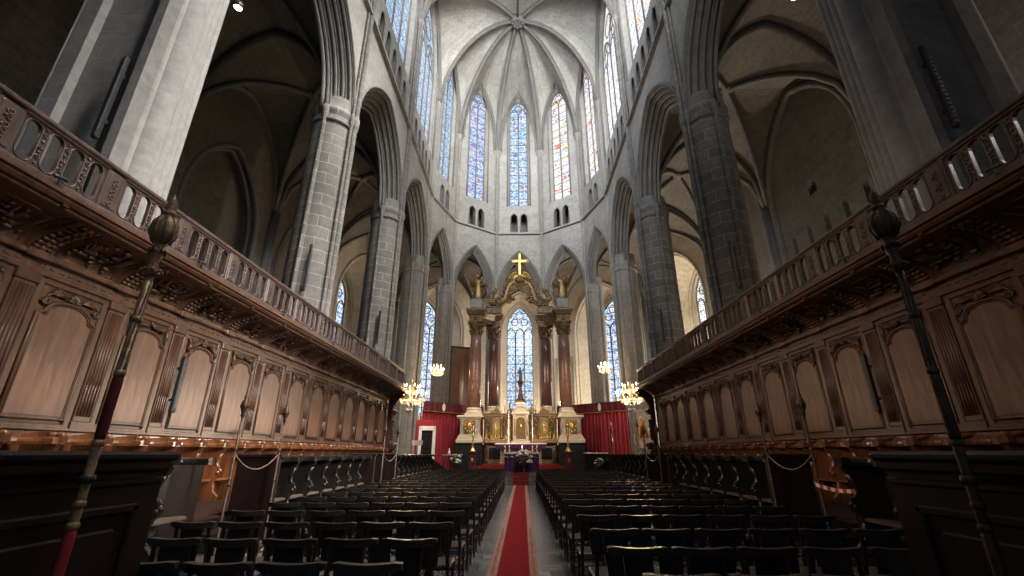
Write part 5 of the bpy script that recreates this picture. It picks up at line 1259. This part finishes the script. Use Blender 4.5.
t = thing('stone_relief', 'carved stone relief on the pale pier beyond the right chandelier', 'relief', (8.5, 31.9, 1.95)); b = MB(); b.bbox(-.42, .42, -.06, .1, 0, 2.3, .02); b.bbox(-.50, .50, -.10, .1, 2.3, 2.42, .02); b.bbox(-.5, .5, -.1, .1, -.1, 0, .02); b.build('slab', 'cream', t); b = MB(); b.tube([(.05, -.08, .1), (-.12, -.10, .6), (.1, -.12, 1.1), (-.05, -.12, 1.5)], [.16, .2, .2, .14], 8); b.ball((-.05, -.12, 1.75), .14, 8, 6); b.tube([(-.05, -.12, 1.4), (.28, -.1, 1.2), (.2, -.1, .7)], .06, 6); b.tube([(-.1, -.12, 1.4), (-.3, -.1, 1.65), (-.2, -.1, 2.0)], .06, 6); b.build('carved_figure', 'relief', t)
t = thing('wall_hanging', 'tall dark red-brown hanging between apse piers behind the left column', 'hanging', (-4.85, 36.4, 3.2), math.radians(22)); b = MB(); b.bbox(-.85, .85, 0, .08, 0, 6.6, .02); b.build('cloth', 'carved', t); b = MB(); b.bbox(-.20, .20, -.02, .03, .1, 6.2, .01); b.build('red_band', 'darkmarble', t)
b = MB(); b.bbox(-.95, .95, -.04, .12, 6.6, 6.75, .02); b.bbox(-.95, -.85, -.03, .1, 0, 6.6, .02); b.bbox(.85, .95, -.03, .1, 0, 6.6, .02); b.build('frame', 'desk', t)

# ------------------------------------------------------------------ lights
wd = bpy.data.worlds.new('World'); SC.world = wd; wd.use_nodes = True
bg = wd.node_tree.nodes['Background']; bg.inputs['Color'].default_value = (0.75, 0.85, 1.0, 1); bg.inputs['Strength'].default_value = 0.10
def area(name, loc, target, sx, sy, power, col=(1, 1, 1), spread=None):
    l = bpy.data.lights.new(name, 'AREA'); l.shape = 'RECTANGLE'; l.size = sx; l.size_y = sy; l.energy = power; l.color = col
    if spread: l.spread = math.radians(spread)
    o = bpy.data.objects.new(name, l); COL.objects.link(o); o.location = loc
    o.rotation_euler = (V(target) - V(loc)).to_track_quat('-Z', 'Y').to_euler(); return o
# daylight entering by the clerestory windows of the nearer bays, above the picture
area('clerestory_daylight', (7.2, 3.2, 32.5), (-7.3, 10, 3), 5, 12, 2200, (1.0, 0.97, 0.93), 42)
area('clerestory_daylight', (7.2, 11.8, 32.5), (-7.3, 19, 5), 5, 12, 3200, (1.0, 0.97, 0.93), 50)
area('clerestory_daylight', (-7.2, 11.8, 32.5), (6, 30, 24), 5, 12, 1600, (0.8, 0.88, 1.0), 80)
area('west_vault_fill', (3, -5.5, 30), (-3, 32, 38), 7, 12, 4200, (0.95, 0.98, 1.0), 110)  # added fill from the west, lifting vault and apse; no rose window there
area('clerestory_daylight', (7.1, 12.5, 33.5), (-2.5, 37, 34), 4, 10, 4500, (0.98, 0.98, 0.97), 80)
area('clerestory_daylight', (-7.1, 12.5, 33.5), (2.5, 37, 34), 4, 10, 2500, (0.92, 0.96, 1.0), 80)
# low daylight crossing from the first right side chapel, outside the picture
area('low_side_light', (7.7, 2.6, 9.8), (-7.3, 11.5, 3.6), 4.0, 5, 450, (1.0, 0.95, 0.9), 50)
area('low_side_light', (-7.7, 2.6, 9.8), (7.3, 11.5, 3.2), 4.0, 5, 90, (1.0, 0.78, 0.6), 50)  # added warm fill lifting the right stalls, without a real source
def lamp(name, loc, p, col, r=.5):
    l = bpy.data.lights.new(name, 'POINT'); l.energy = p; l.color = col; l.shadow_soft_size = r
    o = bpy.data.objects.new(name, l); COL.objects.link(o); o.location = loc; return o
# added unseen lamps brightening the chapels behind the choir
lamp('chapel_fill', (0.0, 45.6, 3.4), 2400, (1.0, 0.80, 0.62))
lamp('chapel_fill', (9.5, 43.0, 3.5), 900, (1.0, 0.84, 0.66))
lamp('chapel_fill', (-9.5, 43.0, 3.5), 350, (1.0, 0.82, 0.66))
lamp('chapel_fill', (14.6, 37.4, 4.0), 9000, (1.0, 0.90, 0.74))
lamp('chapel_fill', (-13.0, 36.0, 4.0), 350, (1.0, 0.86, 0.7))
lamp('aisle_fill', (12.5, 17.0, 4.0), 1000, (1.0, 0.80, 0.64))  # this and the next added unseen to brighten the right aisle stone
lamp('aisle_fill', (13.5, 6.0, 12.0), 260, (1.0, 0.80, 0.68))
# added unseen warm spots brightening the altar and its pedestals
area('altar_fill_spot', (5.6, 22.5, 9.0), (0, 30.3, 4.0), .6, .6, 70, (1.0, 0.80, 0.58), 50)
area('altar_fill_spot', (-5.6, 22.5, 9.0), (0, 30.3, 4.0), .6, .6, 70, (1.0, 0.80, 0.58), 50)

# ------------------------------------------------------------------ camera
cam = bpy.data.cameras.new('camera'); co = bpy.data.objects.new('camera', cam); COL.objects.link(co)
cam.sensor_width = 36.0; cam.lens = 440.0 / 1024.0 * 36.0; cam.clip_start = 0.05; cam.clip_end = 300
co.location = (0, 0, 1.55); co.rotation_euler = (math.radians(90 + 20.56), 0, math.radians(1.03))
SC.camera = co
SC.view_settings.view_transform = 'Standard'; SC.view_settings.look = 'None'; SC.view_settings.gamma = 1.0
SC.view_settings.use_curve_mapping = False; SC.view_settings.exposure = -0.1
SC.cycles.use_denoising = True
SC.cycles.max_bounces = 6; SC.cycles.diffuse_bounces = 4; SC.cycles.glossy_bounces = 3; SC.cycles.transparent_max_bounces = 4
SC.cycles.sample_clamp_indirect = 4.0
